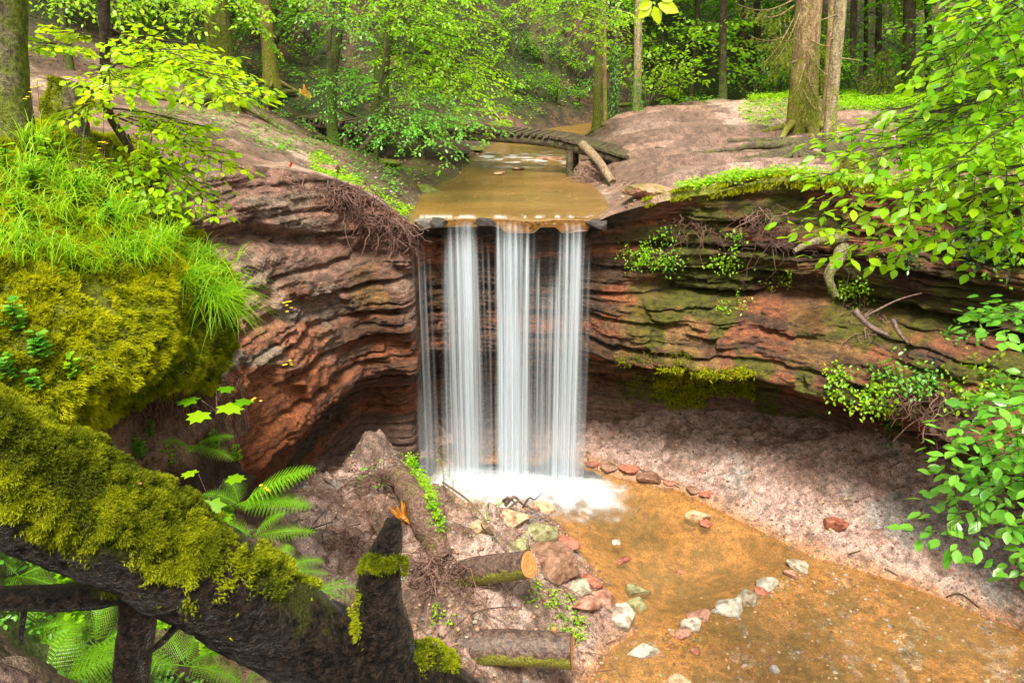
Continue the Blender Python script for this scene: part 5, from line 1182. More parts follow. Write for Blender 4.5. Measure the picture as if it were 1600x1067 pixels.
# right of the stream
b = base_at(933, 183, 21.3)
tree('mossy_thin_tree', 'slim mossy yellow trunk at the right end of the stream bend', b, [WY(934, 110, 21.3), WY(938, 50, 21.3), WY(938, -50, 21.3), WY(940, -200, 21.3)], .11, .09, 'bark_mossy', rootn=4, moss=(.4, .5), leafm='beech', leaf=.1,
     sprays=[S((937, 30, 21.2), (880, 85, 17)), S((937, 0, 21.2), (800, 40, 18)), S((937, 20, 21.2), (860, 60, 18)), S((937, 10, 21), (970, 75, 19)), S((937, -10, 21), (830, 10, 18)), S((937, -10, 21), (900, 30, 18)), S((937, 40, 21), (900, 105, 19)), S((937, 20, 21), (930, 70, 18)), S((937, -20, 21), (780, 60, 19))], gap=.08, spk=dict(nside=11, side=.4, r0=.018))
for px_, py_, Y_, x2, r_, m_, lb in ((946, 180, 22, 945, .06, 'bark_spruce', 'very thin straight trunk close behind the slim mossy yellow one'), (960, 168, 23, 966, .05, 'bark_dark', 'thin ivy wrapped stem between the mossy yellow trunk and the pale straight tree'),
                               (996, 163, 23, 998, .13, 'bark_pale', 'pale straight tree with ivy around its foot behind the bare path')):
    b = base_at(px_, py_, Y_); t_ = WY(x2, 0, Y_)
    e, C = tree('slender_tree', lb, b, [ext(b, t_, 2), ext(b, t_, 8)], r_, r_ * .8, m_, moss=(.4, .3), flare=1.25, rootn=3)
    if px_ != 946:
        iv = MB(); n = 700 if px_ == 960 else 380; hh = rng.uniform(0, 1, n) ** 1.3 * (2.2 if px_ == 960 else 1.1); an = rng.uniform(0, 6.28, n); O = np.stack([np.cos(an), np.sin(an), an * 0], 1)
        cc = np.stack([np.interp(hh, C[:, 2] - C[0, 2], C[:, j]) for j in range(3)], 1); put(iv, LEAF4, cc + O * (r_ + .05 + rng.uniform(0, .1, n)[:, None]), -np.array([0, 0, 1.]) + O * .4, O + [0, 0, .4], .075, rng.random(n)); iv.build('ivy', M['ivy'], e)
b = base_at(1256, 188, 18.3)
def needles(L, T, a, b, n=9, ln=.5, sz=.06):
    """spruce branch: stem with drooping twigs closely set with needles"""
    a = np.asarray(a, float); b = np.asarray(b, float); t = np.linspace(0, 1, 10)[:, None]; C = a + (b - a) * t - np.array([0, 0, .12]) * np.sin(t * 3.1) * np.linalg.norm(b - a)
    T.add(*tube(C, np.linspace(.018, .005, 10), 5, False), moss=.3); d = norm(b - a); h = norm(np.cross(d, [0, 0, 1.]))
    for i in range(n * 2):
        u = .15 + .85 * i / (n * 2); c = C[min(8, int(u * 9))]; e_ = c + (h * (1 if i % 2 else -1) * rng.uniform(.2, .7) + d * .5 - np.array([0, 0, rng.uniform(.3, 1.1)])) * ln * (1.25 - u) * rng.uniform(.6, 1.1)
        m = int(np.linalg.norm(e_ - c) / .012) + 3; q = np.linspace(0, 1, m)[:, None]; dd = norm(e_ - c); put(L, NARROW, c + (e_ - c) * q, dd + rng.normal(0, .75, (m, 3)), rng.normal(0, 1, (m, 3)), sz, np.clip(q[:, 0] * .7 + rng.uniform(-.1, .3, m), 0, 1))
e, C = tree('spruce', 'thick spruce trunk with mossy flared foot beside the green patch on the path', b, [WY(1257, 120, 18.3), WY(1262, 50, 18.3), WY(1266, -50, 18.3), WY(1270, -250, 18.3)], .31, .27, 'bark_spruce', rootn=7, moss=(.75, .15), flare=1.35, k=28)
Ln, Tn = MB(), MB()
for a, q in [((1240, 50, 18), (1170, 55, 17.5)), ((1240, 30, 18), (1190, 100, 17.5)), ((1240, 60, 18), (1200, 120, 17.6)), ((1240, 10, 18), (1180, 20, 17.3)), ((1245, 95, 17.9), (1215, 75, 17)), ((1262, 80, 17.9), (1300, 120, 17.4)), ((1262, 120, 17.9), (1290, 165, 17.4)), ((1258, 100, 17.9), (1240, 150, 17.4)), ((1262, 130, 17.9), (1275, 185, 17.3)), ((1240, 0, 18), (1150, 5, 17.5)), ((1262, 60, 17.9), (1310, 70, 17.5)), ((1255, 140, 17.9), (1285, 175, 17.2)), ((1245, 60, 18), (1205, 45, 17.2)), ((1250, 20, 18), (1210, 95, 17.4))]:
    needles(Ln, Tn, WY(*a), WY(*q))
Ln.build('crown', M['needle'], e); Tn.build('branches', M['bark_spruce'], e)
b = base_at(1298, 214, 16.2)
e, C = tree('slender_spruce', 'slender pale grey trunk on a spread of bare roots in front of the thick spruce', b, [WY(1300, 150, 16.2), WY(1308, 60, 16.2), WY(1314, -10, 16.2), WY(1325, -250, 16.2)], .13, .11, 'bark_pale', moss=(.5, .1), flare=1.5, k=20)
Q = MB(); roots(Q, b, .16, 22, 2.7, .10, hU, .5, 150, 385); roots(Q, b + [-.9, -.5, 0], .1, 9, 1.5, .06, hU, .5, 150, 330); Q.build('roots', M['wood_old'], e)
T = MB(); 
for a, q in [((1305, 90, 16.2), (1345, 95, 16)), ((1311, 22, 16.2), (1275, 35, 16)), ((1303, 60, 16.2), (1296, 62, 16))]: T.add(*tube(catmull([WY(*a), WY(*q)], 6), np.linspace(.02, .006, 6), 6, False), moss=.3)
T.build('dead_branches', M['bark_pale'], e)
b = base_at(1292, 168, 20); tree('thin_trunk_tree', 'brown thin trunk seen between the thick spruce and the slender pale trunk', b, [WY(1294, 90, 20), WY(1299, 0, 20), WY(1304, -100, 20)], .08, .07, 'bark_spruce', moss=(.3, .2), flare=1.2)
OV = []
for i in range(26):
    px_ = rng.uniform(430, 1180); Y_ = rng.uniform(13, 19); py_ = rng.uniform(-10, 60) * (1 if px_ < 720 or px_ > 1020 else .8); OV.append(S((px_ - rng.uniform(30, 110), -70 + rng.uniform(-30, 20), Y_ + 2), (px_ + rng.uniform(-10, 30), py_, Y_), nside=9, side=.4))
for i in range(14):
    px_ = rng.uniform(60, 330); Y_ = rng.uniform(9, 13); OV.append(S((px_ - 60, -60, Y_ + 1), (px_, rng.uniform(0, 55), Y_), nside=9, side=.4))
b = base_at(640, 130, 24); tree('canopy_beech', 'tall beech behind the leaning one whose high branches hang along the top edge', b, [b + [0, -1, 4], b + [0, -3, 7.5]], .2, .14, 'bark_beech', sprays=OV, leafm='beech', leaf=.085, gap=.07, spk=dict(r0=.012, flat=.35))
# darker trunks of the forest
DK = [(1130, 148, 26, 1132, .14, 'dark straight trunk standing alone behind the bare path'), (1083, 128, 29, 1096, .09, 'thin dark trunk leaning right above the dark hollow'), (1166, 140, 31, 1165, .13, 'dark trunk right of the lone dark straight one'), (1090, 100, 34, 1088, .10, 'faint dark trunk behind the leaning thin one'),
      (1186, 130, 33, 1187, .18, 'thick dark trunk left of the spruce twigs'), (1336, 120, 27, 1337, .13, 'dark trunk right of the slender pale trunk'), (1358, 110, 32, 1359, .10, 'far thin dark trunk beyond the young spruce'), (1376, 115, 29, 1378, .14, 'dark trunk beside the yellow green young spruce'),
      (1424, 128, 25, 1420, .22, 'thick dark trunk at the edge of the near right leaves'), (1400, 110, 36, 1402, .12, 'far trunk between two darker ones on the right'), (1455, 130, 30, 1452, .15, 'dark trunk partly hidden by the near right leaves'), (1030, 120, 34, 1032, .11, 'dark trunk right of the pale straight tree'),
      (905, 90, 33, 900, .12, 'dark trunk on the slope above the stream bend'), (860, 60, 36, 858, .12, 'far dark trunk on the slope above the bridge middle'), (700, 60, 33, 704, .14, 'dark trunk behind the leaning beech leaves'), (460, 60, 27, 458, .13, 'dark trunk high on the litter slope left'), (290, 60, 24, 288, .15, 'dark trunk left of the thick mossy tree'),
      (230, 70, 20, 228, .08, 'thin dark trunk behind the young beech leaves'), (1230, 120, 36, 1231, .13, 'far dark trunk just left of the thick spruce'), (1520, 130, 27, 1522, .16, 'dark trunk behind the signpost'), (1570, 130, 24, 1572, .14, 'dark trunk at the far right behind the leaves'), (100, 60, 16, 98, .07, 'thin brown stem behind the stump on the left bank')]
for i, (px_, py_, Y_, x2, r_, lb) in enumerate(DK):
    b = base_at(px_, py_, Y_); t_ = WY(x2, -60, Y_); hh = rng.uniform(8, 11); sp_ = []
    tp = ext(b, np.array([t_[0], Y_, b[2] + 4]), hh)
    for j in range(26):
        a = rng.uniform(0, 6.28); z0 = rng.uniform(.3, .95); c0_ = lerp(b, tp, z0); l = rng.uniform(2.0, 4.2)
        sp_.append((c0_, c0_ + np.array([math.cos(a) * l, math.sin(a) * l, rng.uniform(-.9, .2)]), dict(nside=8, side=.4)))
    tree('forest_tree', lb, b, [lerp(b, tp, .3), tp], r_, r_ * .6, 'bark_dark', group='dark trunks of the forest behind', moss=(.4, .25), flare=1.25, sprays=sp_, leafm=('far', 'beech')[i % 2], leaf=.22, gap=.15, tpl=LEAF4, spk=dict(r0=.02, flat=.5), k=10)

# ------------------------------------------------------------------ bushes, stumps and ground plants
def bush(name, label, P, r, n, leaf, mat, cat='bush', tpl=LEAF6, stems=7, group=None, sq=.8, par=True):
    P = np.asarray(P, float); e = empty(name, P, label, cat, group); Lm, T = MB(), MB()
    for i in range(stems):
        a = rng.uniform(0, 6.28); q = P + np.array([math.cos(a) * r * rng.uniform(.3, 1), math.sin(a) * r * rng.uniform(.3, 1), r * sq * rng.uniform(.6, 1.6)])
        spray(Lm, T, P, q, leaf=leaf, gap=leaf * .7, side=.5, nside=max(4, n // stems // 10), r0=leaf * .1, tpl=tpl, start=.3)
    Lm.build('leaves', M[mat], e); T.build('stems', M['bark_beech'], e); return e
for px_, py_, r_, mt, lb in ((1050, 158, .35, 'beech_yellow', 'small bright yellow green shrub at the end of the mossy log'), (1390, 150, .9, 'beech', 'green shrub right of the slender pale trunk'), (1450, 155, 1.0, 'beech', 'leafy shrub behind the right hand branches'),
                         (1330, 140, .6, 'beech_cool', 'dark green shrub behind the slender pale trunk'), (640, 140, .9, 'beech', 'bushy undergrowth below the leaning beech'), (700, 150, 1.0, 'beech', 'leafy undergrowth on the bank behind the bridge middle'), (550, 150, .8, 'beech_cool', 'leafy shrub between the slim beech and the leaning beech'),
                         (480, 105, .9, 'far', 'low dark shrub on the litter slope'), (900, 120, 1.0, 'far', 'dark green shrub above the stream bend'), (850, 100, 1.0, 'far', 'dark shrub high on the slope over the bridge'), (1020, 110, 1.2, 'far', 'shade green shrub behind the pale straight tree'), (955, 110, .9, 'beech_cool', 'shrub glimpsed between the thin trunks'),
                         (1210, 110, 1.2, 'far', 'dark shrub in the hollow left of the thick spruce'), (1500, 160, 1.2, 'beech', 'green bush around the foot of the signpost'), (1560, 180, 1.2, 'beech_yellow', 'light green bush at the right edge behind the leaves'), (760, 120, 1.0, 'beech', 'green undergrowth above the moss covered rock'), (820, 150, 1.1, 'far', 'dark shrub beside the tall mossy outcrop'), (870, 160, 1.0, 'far', 'low dark shrub where the stream bends away'), (800, 90, 1.3, 'far', 'broad dark shrub on the slope straight above the fall'), (905, 160, .8, 'beech_cool', 'small shrub left of the slim mossy yellow trunk')):
    p_ = GU(px_, py_); bush('shrub', lb, p_, r_, 120, .10 + .02 * (p_[1] > 22), mt, stems=9)
us = []
for i in range(60):
    px_ = rng.uniform(150, 1600); Y_ = rng.uniform(24, 38) if px_ > 420 else rng.uniform(17, 26); x_ = (px_ - 800) / FPX * Y_
    if float(polysd(STREAM, x_, Y_)) > 1.2: us.append((px_, x_, Y_))
us.sort(); ordn = 'first second third fourth fifth sixth seventh eighth ninth tenth eleventh twelfth thirteenth fourteenth fifteenth sixteenth seventeenth eighteenth nineteenth twentieth'.split()
for i, (px_, x_, Y_) in enumerate(us):
    lb = ('%s shade grown understory shrub counted from the left edge' % ordn[i]) if i < 20 else ('%s shade grown understory shrub counted from the %s' % (ordn[(i - 20) % 20], 'middle rightwards' if i < 40 else 'right edge'))
    if i >= 40: lb = '%s shade grown understory shrub counted from the right edge' % ordn[len(us) - 1 - i]
    bush('understory_shrub', lb, np.array([x_, Y_, hU(x_, Y_)]), rng.uniform(1.2, 2.3), 260, .17, ('far', 'beech', 'far', 'beech_cool')[i % 4], tpl=LEAF4, stems=12, group='shrubs of the forest understory')
# young spruce
ys = empty('young_spruce', GU(1370, 160), 'yellow green young conifer right of the slender pale trunk', 'tree'); b = GU(1370, 160); Ln, Tn = MB(), MB()
Tn.add(*tube([b, b + [0, 0, 1.6]], [.03, .01], 6, False), moss=.2)
for i in range(40):
    h_ = rng.uniform(.15, 1.5); a = rng.uniform(0, 6.28); l = (1.7 - h_) * .55; needles(Ln, Tn, b + [0, 0, h_], b + [math.cos(a) * l, math.sin(a) * l, h_ + .1], 4, .25, .06)
Ln.build('crown', M['needle'], ys); Tn.build('stems', M['bark_beech'], ys)
def cover(name, label, x, y, f, size, hgt, mat, cat='ground cover', tpl=LEAF6, per=5):
    n = len(x); z = f(x, y); k = np.repeat(np.arange(n), per); m = len(k); h = rng.uniform(.2, 1, m) * hgt; Lm = MB()
    P = np.stack([x[k] + rng.normal(0, size * .8, m), y[k] + rng.normal(0, size * .8, m), z[k] + h], 1)
    put(Lm, tpl, P, rng.normal(0, 1, (m, 3)) * [1, 1, .2], np.array([0, -.15, 1.]) + rng.normal(0, .35, (m, 3)), size * rng.uniform(.6, 1.2, m)); return tag(Lm.build(name, M[mat]), label, cat, kind='stuff')
def inpoly(P, n, f=hU):
    Q = np.array([GU(*p) if f is hU else GF(*p) for p in P]); lo, hi = Q.min(0), Q.max(0); x = rng.uniform(lo[0], hi[0], n * 3); y = rng.uniform(lo[1], hi[1], n * 3)
    k = polysd(Q, x, y) < .08 * fbm(x * 3, y * 3, 0, 5, 3) ; k &= rng.random(len(x)) < ss(.3, .5, fbm(x * 2, y * 2, 0, 6, 3) + .15); return x[k][:n], y[k][:n]
x, y = inpoly([(1155, 180), (1165, 160), (1200, 148), (1238, 145), (1240, 175), (1215, 205), (1175, 210)], 1500); cover('green_patch', 'bright green low plants growing left of the thick spruce foot', x, y, hU, .07, .2, 'herb')
x, y = inpoly([(1305, 175), (1310, 150), (1420, 150), (1480, 165), (1400, 172), (1340, 178)], 1800); cover('green_patch', 'bright green low plants covering the ground right of the slender pale trunk', x, y, hU, .075, .22, 'herb')
x, y = inpoly([(485, 245), (500, 240), (560, 290), (625, 325), (645, 330), (630, 348), (560, 315), (500, 275)], 420); cover('creeping_plants', 'light green creeping plants along the crest left of the stream', x, y, hU, .06, .1, 'herb')
x, y = inpoly([(1410, 215), (1600, 200), (1700, 330), (1420, 330)], 3500); cover('green_patch', 'green plants carpeting the plateau on the far right', x, y, hU, .09, .3, 'beech')
n = 9000; x = rng.uniform(-14, 20, n); y = rng.uniform(16, 40, n); k = (polysd(STREAM, x, y) > .5) & ((x < -3.2) & (y > 19) | (y > 24) | (x > 9)) & (rng.random(n) < ss(.45, .6, fbm(x * .5, y * .5, 0, 503, 3)))
cover('forest_herbs', 'scattered green herbs and seedlings over the shaded forest floor', x[k], y[k], hU, .11, .25, 'far', per=5)
n = 1500; x = rng.uniform(-7.5, -1.6, n); y = rng.uniform(12.5, 20, n); k = (polysd(STREAM, x, y) > .3) & (rng.random(n) < ss(.5, .62, fbm(x * .9, y * .9, 0, 504, 3)))
cover('bank_herbs', 'small green herbs on the dark earth bank left of the stream', x[k], y[k], hU, .07, .1, 'beech_cool', per=4)
# moss and herbs along the right rim
kx = np.where((rimx > 2.2) & (rimy > 8.5))[0]; n = 16000; i = rng.choice(kx, n); off = rng.uniform(-.12, .75, n) * ss(1.9, 4, rimx[i]).clip(.35, 1)
x = rimx[i] + NRM[i, 0] * off + rng.normal(0, .03, n); y = rimy[i] + NRM[i, 1] * off + rng.normal(0, .03, n); z = np.where(off > 0, hU(x, y), zrim[i] + off * .9); z = np.minimum(z, hU(x, y) + .02)
k = rng.random(n) < ss(.38, .55, fbm(x * 1.6, y * 1.6, 0, 505, 3) + .12); k &= ~((rimx[i] < 2.9) & (off > .2))
mb = MB(); put(mb, TUFT, np.stack([x, y, z], 1)[k], rng.normal(0, 1, (k.sum(), 3)) * [1, 1, .2], np.array([0, -.3, 1.]) + rng.normal(0, .4, (k.sum(), 3)), rng.uniform(.03, .08, k.sum()), np.clip(rng.normal(.55, .25, k.sum()), 0, 1))
tag(mb.build('rim_moss', M['moss'], smooth=False), 'yellow green moss cushions along the cliff edge right of the fall', 'moss', kind='stuff')
k2 = rng.random(n) < .10; k2 &= (rimx[i] > 2.8) & (fbm(x * 2.6, y * 2.6, 0, 507, 3) > .5); cover('rim_plants', 'small leafy plants among the moss on the right cliff edge', x[k2], y[k2], lambda a, b_: hU(a, b_) + .02, .07, .12, 'herb', per=4)

# plants on the cliff faces
def clump(px, py, w_, h_, n, size, mat, label, name='cliff_plant', cat='plant', group='plants growing on the cliff', tpl=LEAF6, hang=.6, stick_=.08):
    e = []; P = []
    for _ in range(max(6, n // 12)):
        a = px + rng.uniform(-1, 1) * w_ / 2; b_ = py + rng.uniform(-1, 1) * h_ / 2
        if ((a - px) / (w_ / 2)) ** 2 + ((b_ - py) / (h_ / 2)) ** 2 < 1.1: P.append(GC(a, b_))
    P = np.array(P); k = rng.integers(0, len(P), n); toward = norm(np.array([0, 0, CAMZ]) - P[k]); s = size * 1.6
    Q = P[k] + rng.normal(0, s * .8, (n, 3)) + toward * rng.uniform(.0, stick_, (n, 1)) + [0, -.02, 0]
    mb = MB(); put(mb, tpl, Q, rng.normal(0, .6, (n, 3)) + toward * .5 - [0, 0, hang], toward * .6 + [0, 0, .8] + rng.normal(0, .35, (n, 3)), size * rng.uniform(.6, 1.2, n))
    e = empty(name, P.mean(0), label, cat, group); mb.build('leaves', M[mat], e); T = MB()
    for q, l in list(zip(P[k], Q))[:60]: T.add(*tube([q, (q + l) / 2 + [0, 0, .01], l], .003, 4, False), moss=.2)
    T.build('stems', M['bark_beech'], e); return e
CL = [(1000, 400, 70, 44, 420, .05, 'herb', 'bright green clump of leaves on the cliff just right of the fall'), (1040, 405, 34, 40, 130, .06, 'fern', 'ferny tuft right of the bright green clump beside the fall'), (1040, 368, 24, 30, 60, .06, 'fern', 'small fern high on the cliff right of the fall'), (1130, 405, 50, 34, 150, .06, 'herb', 'leafy clump under the moss strip in the middle of the right cliff'),
      (1141, 376, 34, 24, 70, .07, 'fern', 'pale fern hanging below the mossy rim'), (1145, 470, 50, 34, 110, .05, 'herb', 'sparse leafy tuft on the middle ledge of the right cliff'), (1213, 435, 40, 34, 90, .05, 'herb', 'small leafy tuft above the dark recess'), (1327, 460, 56, 46, 330, .055, 'herb', 'rounded leafy clump at the foot of the crooked grey limb'),
      (1310, 597, 30, 56, 170, .07, 'herb', 'upright hanging plant on the left of the pair below the right ledge'), (1362, 618, 58, 66, 380, .07, 'herb', 'wider hanging plant right of the upright one below the right ledge'), (1425, 590, 90, 34, 170, .075, 'beech_cool', 'sycamore seedlings with pale glossy leaves on the right ledge'), (1390, 575, 60, 30, 90, .075, 'beech_cool', 'pale glossy seedling at the left of the seedlings on the right ledge'),
      (1500, 515, 70, 30, 80, .08, 'beech_cool', 'glossy leaved seedling against the upper right rock wall'), (1384, 660, 30, 24, 36, .06, 'beech_cool', 'tiny seedling hanging below the right overhang'), (1383, 700, 24, 20, 32, .06, 'beech_cool', 'lowest seedling under the right overhang'), (1450, 690, 28, 16, 30, .06, 'beech_cool', 'small seedling at the end of the bare twig on the right'),
      (1540, 370, 90, 60, 260, .09, 'dark', 'dark ferns on the top of the right cliff'), (1560, 400, 50, 50, 110, .09, 'fern', 'light fern near the right edge of the photo'), (1525, 600, 90, 70, 240, .08, 'beech', 'green plants on the slope at the lower right ledge'), (1400, 400, 60, 30, 80, .07, 'ivy', 'dark ivy clump on the top of the right cliff wall')]
for px_, py_, w_, h_, n_, s_, m_, lb in CL: clump(px_, py_, w_, h_, n_, s_, m_, lb)
def mossclump(px, py, w_, h_, n, label, size=.035, m_='moss_dark'):
    P = np.array([GC(px + rng.uniform(-1, 1) * w_ / 2, py + rng.uniform(-1, 1) * h_ / 2, 4) for _ in range(160)]); k = rng.integers(0, len(P), n); tw = norm(np.array([0, 0, CAMZ]) - P[k])
    mb = MB(); put(mb, TUFT, P[k] + tw * rng.uniform(0, .08, (n, 1)) + rng.normal(0, .035, (n, 3)), rng.normal(0, 1, (n, 3)), tw * .7 - [0, 0, .5] + rng.normal(0, .4, (n, 3)), size * rng.uniform(.6, 1.6, n), np.clip(rng.normal(.5, .3, n), 0, 1)); tag(mb.build('hanging_moss', M[m_], smooth=False), label, 'moss', kind='stuff')
mossclump(1100, 600, 150, 40, 4200, 'green moss hanging from the ledge over the dark cave right of the fall', .06, 'moss'); mossclump(1070, 625, 60, 30, 900, 'thicker hanging moss at the left end of the ledge', .07, 'moss'); mossclump(990, 605, 26, 40, 300, 'small moss drip beside the falling water')
mossclump(1155, 700, 40, 40, 350, 'moss patch on the rock foot below the ledge'); mossclump(1238, 712, 30, 26, 250, 'dark green moss tuft on the slope below the overhang'); mossclump(1020, 560, 120, 16, 500, 'thin green moss band along the middle ledge right of the fall')
# seedlings on the debris, left of the pool
def gclump(px, py, w_, h_, n, size, mat, label, name='seedlings', hgt=.12):
    P = np.array([GF(px + rng.uniform(-1, 1) * w_ / 2, py + rng.uniform(-1, 1) * h_ / 2) for _ in range(max(8, n // 6))]); k = rng.integers(0, len(P), n); mb = MB()
    put(mb, LEAF6, P[k] + np.stack([rng.normal(0, size, n), rng.normal(0, size, n), rng.uniform(.03, hgt, n)], 1), rng.normal(0, 1, (n, 3)) * [1, 1, .2], np.array([0, -.25, 1.]) + rng.normal(0, .35, (n, 3)), size * rng.uniform(.6, 1.2, n))
    e = empty(name, P.mean(0), label, 'plant'); mb.build('leaves', M[mat], e); T = MB()
    for q in P[:30]: T.add(*tube([q, q + [rng.normal(0, .02), 0, hgt]], .003, 4, False), moss=.2)
    T.build('stems', M['bark_beech'], e); return e
for k_, (px_, py_) in enumerate(((652, 752), (662, 775), (672, 800), (680, 825), (684, 842))): pass
mb = MB(); Cq = catmull([GF(638, 735), GF(655, 765), GF(672, 800), GF(683, 850)], 60); n = 900; i = rng.integers(0, 60, n)
put(mb, LEAF6, Cq[i] + np.stack([rng.normal(0.03, .05, n), rng.normal(0, .05, n), rng.uniform(.15, .32, n)], 1), rng.normal(0, 1, (n, 3)) * [1, 1, .2], np.array([0, -.3, 1.]) + rng.normal(0, .35, (n, 3)), .05 * rng.uniform(.6, 1.3, n)); e = empty('seedlings', Cq[30], 'line of bright green seedlings growing down the buried log', 'plant'); mb.build('leaves', M['herb'], e)
for a in [(700, 765, 40, 60, 60, .045, 'herb', 'thin pale seedling standing before the foam', 'seedlings', .5), (583, 750, 40, 40, 70, .06, 'beech_cool', 'green seedling on the torn side of the sandy mound'), (760, 800, 50, 40, 60, .04, 'herb', 'sparse green shoots beside the long pale stick'), (850, 930, 50, 30, 60, .05, 'herb', 'small green shoots above the lower sawn log'),
          (885, 965, 50, 60, 120, .05, 'herb', 'bright green shoots between the lower sawn log and the pale slabs'), (905, 990, 24, 40, 60, .05, 'herb', 'green leaves peeping over the cut end of the lower log'), (745, 905, 30, 30, 40, .05, 'beech_cool', 'tiny green plant under the upper sawn log'), (700, 770 + 200, 40, 30, 40, .05, 'herb', 'green sprig beside the mossy root in the foreground')]: gclump(*a)
# twigs rising in front of the foam
# ------------------------------------------------------------------ stumps on the left bank
b = WY(118, 262, 6.3); e = empty('mossy_stump', b, 'tall sawn stump wrapped in moss between the old trunk and the young beech', 'stump')
V_, D_ = barktube(catmull([b - [0, 0, .4], b + [0, 0, .3], WY(115, 128, 6.4)], 40), np.linspace(.19, .145, 40), 60, 71, .08, .04)
o = barkpart('trunk', catmull([b - [0, 0, .4], b + [0, 0, .3], WY(115, 130, 6.4)], 40), np.linspace(.19, .15, 40), 60, 71, e, lambda V, D: ss(-.3, .4, -D[..., 0] + .3), M['bark_mossy'], .08, 7000, (.012, .03), 'moss')
b = WY(262, 372, 6.0); e = empty('mossy_stub', b, 'short moss covered root stub at the edge of the left bank', 'stump')
barkpart('trunk', catmull([b - [0, 0, .3], WY(258, 340, 6.0), WY(250, 300, 6.0), WY(243, 272, 6.05)], 30), np.linspace(.09, .035, 30), 30, 73, e, lambda V, D: D[..., 0] * 0 + 1, M['bark_mossy'], .1, 6000, (.01, .028), 'moss')
b = GU(1338, 275); e = empty('sawn_stump', b, 'reddish sawn stump at the cliff edge below the slender pale trunk', 'stump'); b = b + [0, -.1, 0]
barkpart('trunk', catmull([b - [0, 0, .3], b + [0, 0, .15], b + [0, 0, .42]], 20), np.linspace(.36, .28, 20), 44, 75, e, lambda V, D: ss(.2, -.5, D[..., 0]), M['bark_log'], .12, 900, (.02, .05), 'moss')

# ------------------------------------------------------------------ plants of the left bank
_bp = proj(BK.reshape(-1, 3)); _bv = BK.reshape(-1, 3)
def GB(px, py, r=5):
    m = np.where((abs(_bp[0] - px) < r) & (abs(_bp[1] - py) < r))[0]
    return GB(px, py, r * 2) if len(m) == 0 else _bv[m[np.argmin(_bp[2][m])]].copy()
for px_, py_, n_, ln, bd, lb in ((330, 470, 420, .42, .9, 'big tuft of arching grass hanging over the bank edge before the cliff'), (290, 440, 200, .34, .8, 'grass tuft behind the big hanging tuft'), (350, 500, 140, .36, 1.1, 'grass tuft dangling lowest from the bank edge'), (255, 380, 160, .34, .5, 'upright grass tuft above the moss in the middle of the bank'), (60, 230, 110, .4, .5, 'thin grass around the foot of the old trunk'),
                               (110, 300, 90, .4, .6, 'loose grass below the tall mossy stump'), (30, 400, 80, .34, .6, 'grass blades at the left edge of the moss'), (200, 330, 110, .36, .5, 'fine grass between the stump and the stub'), (20, 320, 60, .5, .8, 'long bent grass blades at the upper left edge'), (280, 350, 90, .36, .5, 'grass sprouting beside the mossy stub'), (310, 400, 140, .3, .7, 'short grass tuft at the rim of the bank'), (150, 420, 50, .3, .7, 'few grass blades in the bright moss')):
    q = GB(px_, py_); mb = MB(); blades(mb, q + rng.normal(0, .06, (40, 3)) * [1, 1, .3], ln, .0035, bd, n_, .55, (.15, -.1, 1)); tag(mb.build('grass_tuft', M['grass']), lb, 'grass', 'grass tufts on the left bank')
for i, (px_, py_) in enumerate(((80, 330), (160, 350), (230, 400), (300, 420), (50, 270), (140, 300), (320, 440), (190, 390), (20, 370), (250, 330), (340, 470), (90, 400))):
    q = GB(px_, py_); mb = MB(); blades(mb, q + rng.normal(0, .09, (50, 3)) * [1, 1, .3], .42, .003, .8, 130, .6, (.15, -.1, 1)); tag(mb.build('grass_tuft', M['grass']), 'thin loose grass over the moss, ' + ('below the old trunk', 'under the stump', 'above the big hanging tuft', 'just left of the big hanging tuft', 'at the foot of the old trunk', 'right below the stump', 'behind the big hanging tuft', 'left of the small leafy sprig', 'at the far left edge', 'at the mossy stub', 'over the edge of the bank', 'in the bright middle of the moss')[i], 'grass', 'grass tufts on the left bank')
def herb(P, h, n, leaf, label, mat='herb', name='wild_plant', tpl=LEAF, lean=(0, 0, 0), cat='plant', group=None):
    e = empty(name, P, label, cat, group); Lm, T = MB(), MB()
    for _ in range(n):
        a = rng.uniform(0, 6.28); q = P + np.array([math.cos(a) * .1, math.sin(a) * .1, 1]) * h * rng.uniform(.5, 1) + np.array(lean) * h
        T.add(*tube([P, (P + q) / 2 + rng.normal(0, .01, 3), q], [.004, .003, .002], 4, False), moss=.2)
        k = int(rng.integers(4, 8)); u = np.linspace(.3, 1, k)[:, None]; aa = rng.uniform(0, 6.28) + np.arange(k) * 2.4; D = np.stack([np.cos(aa), np.sin(aa), aa * 0 + .2], 1)
        put(Lm, tpl, P + (q - P) * u, D, [0, -.2, 1.], leaf * rng.uniform(.7, 1.1, k))
    Lm.build('leaves', M[mat], e); T.build('stems', M['bark_beech'], e); return e
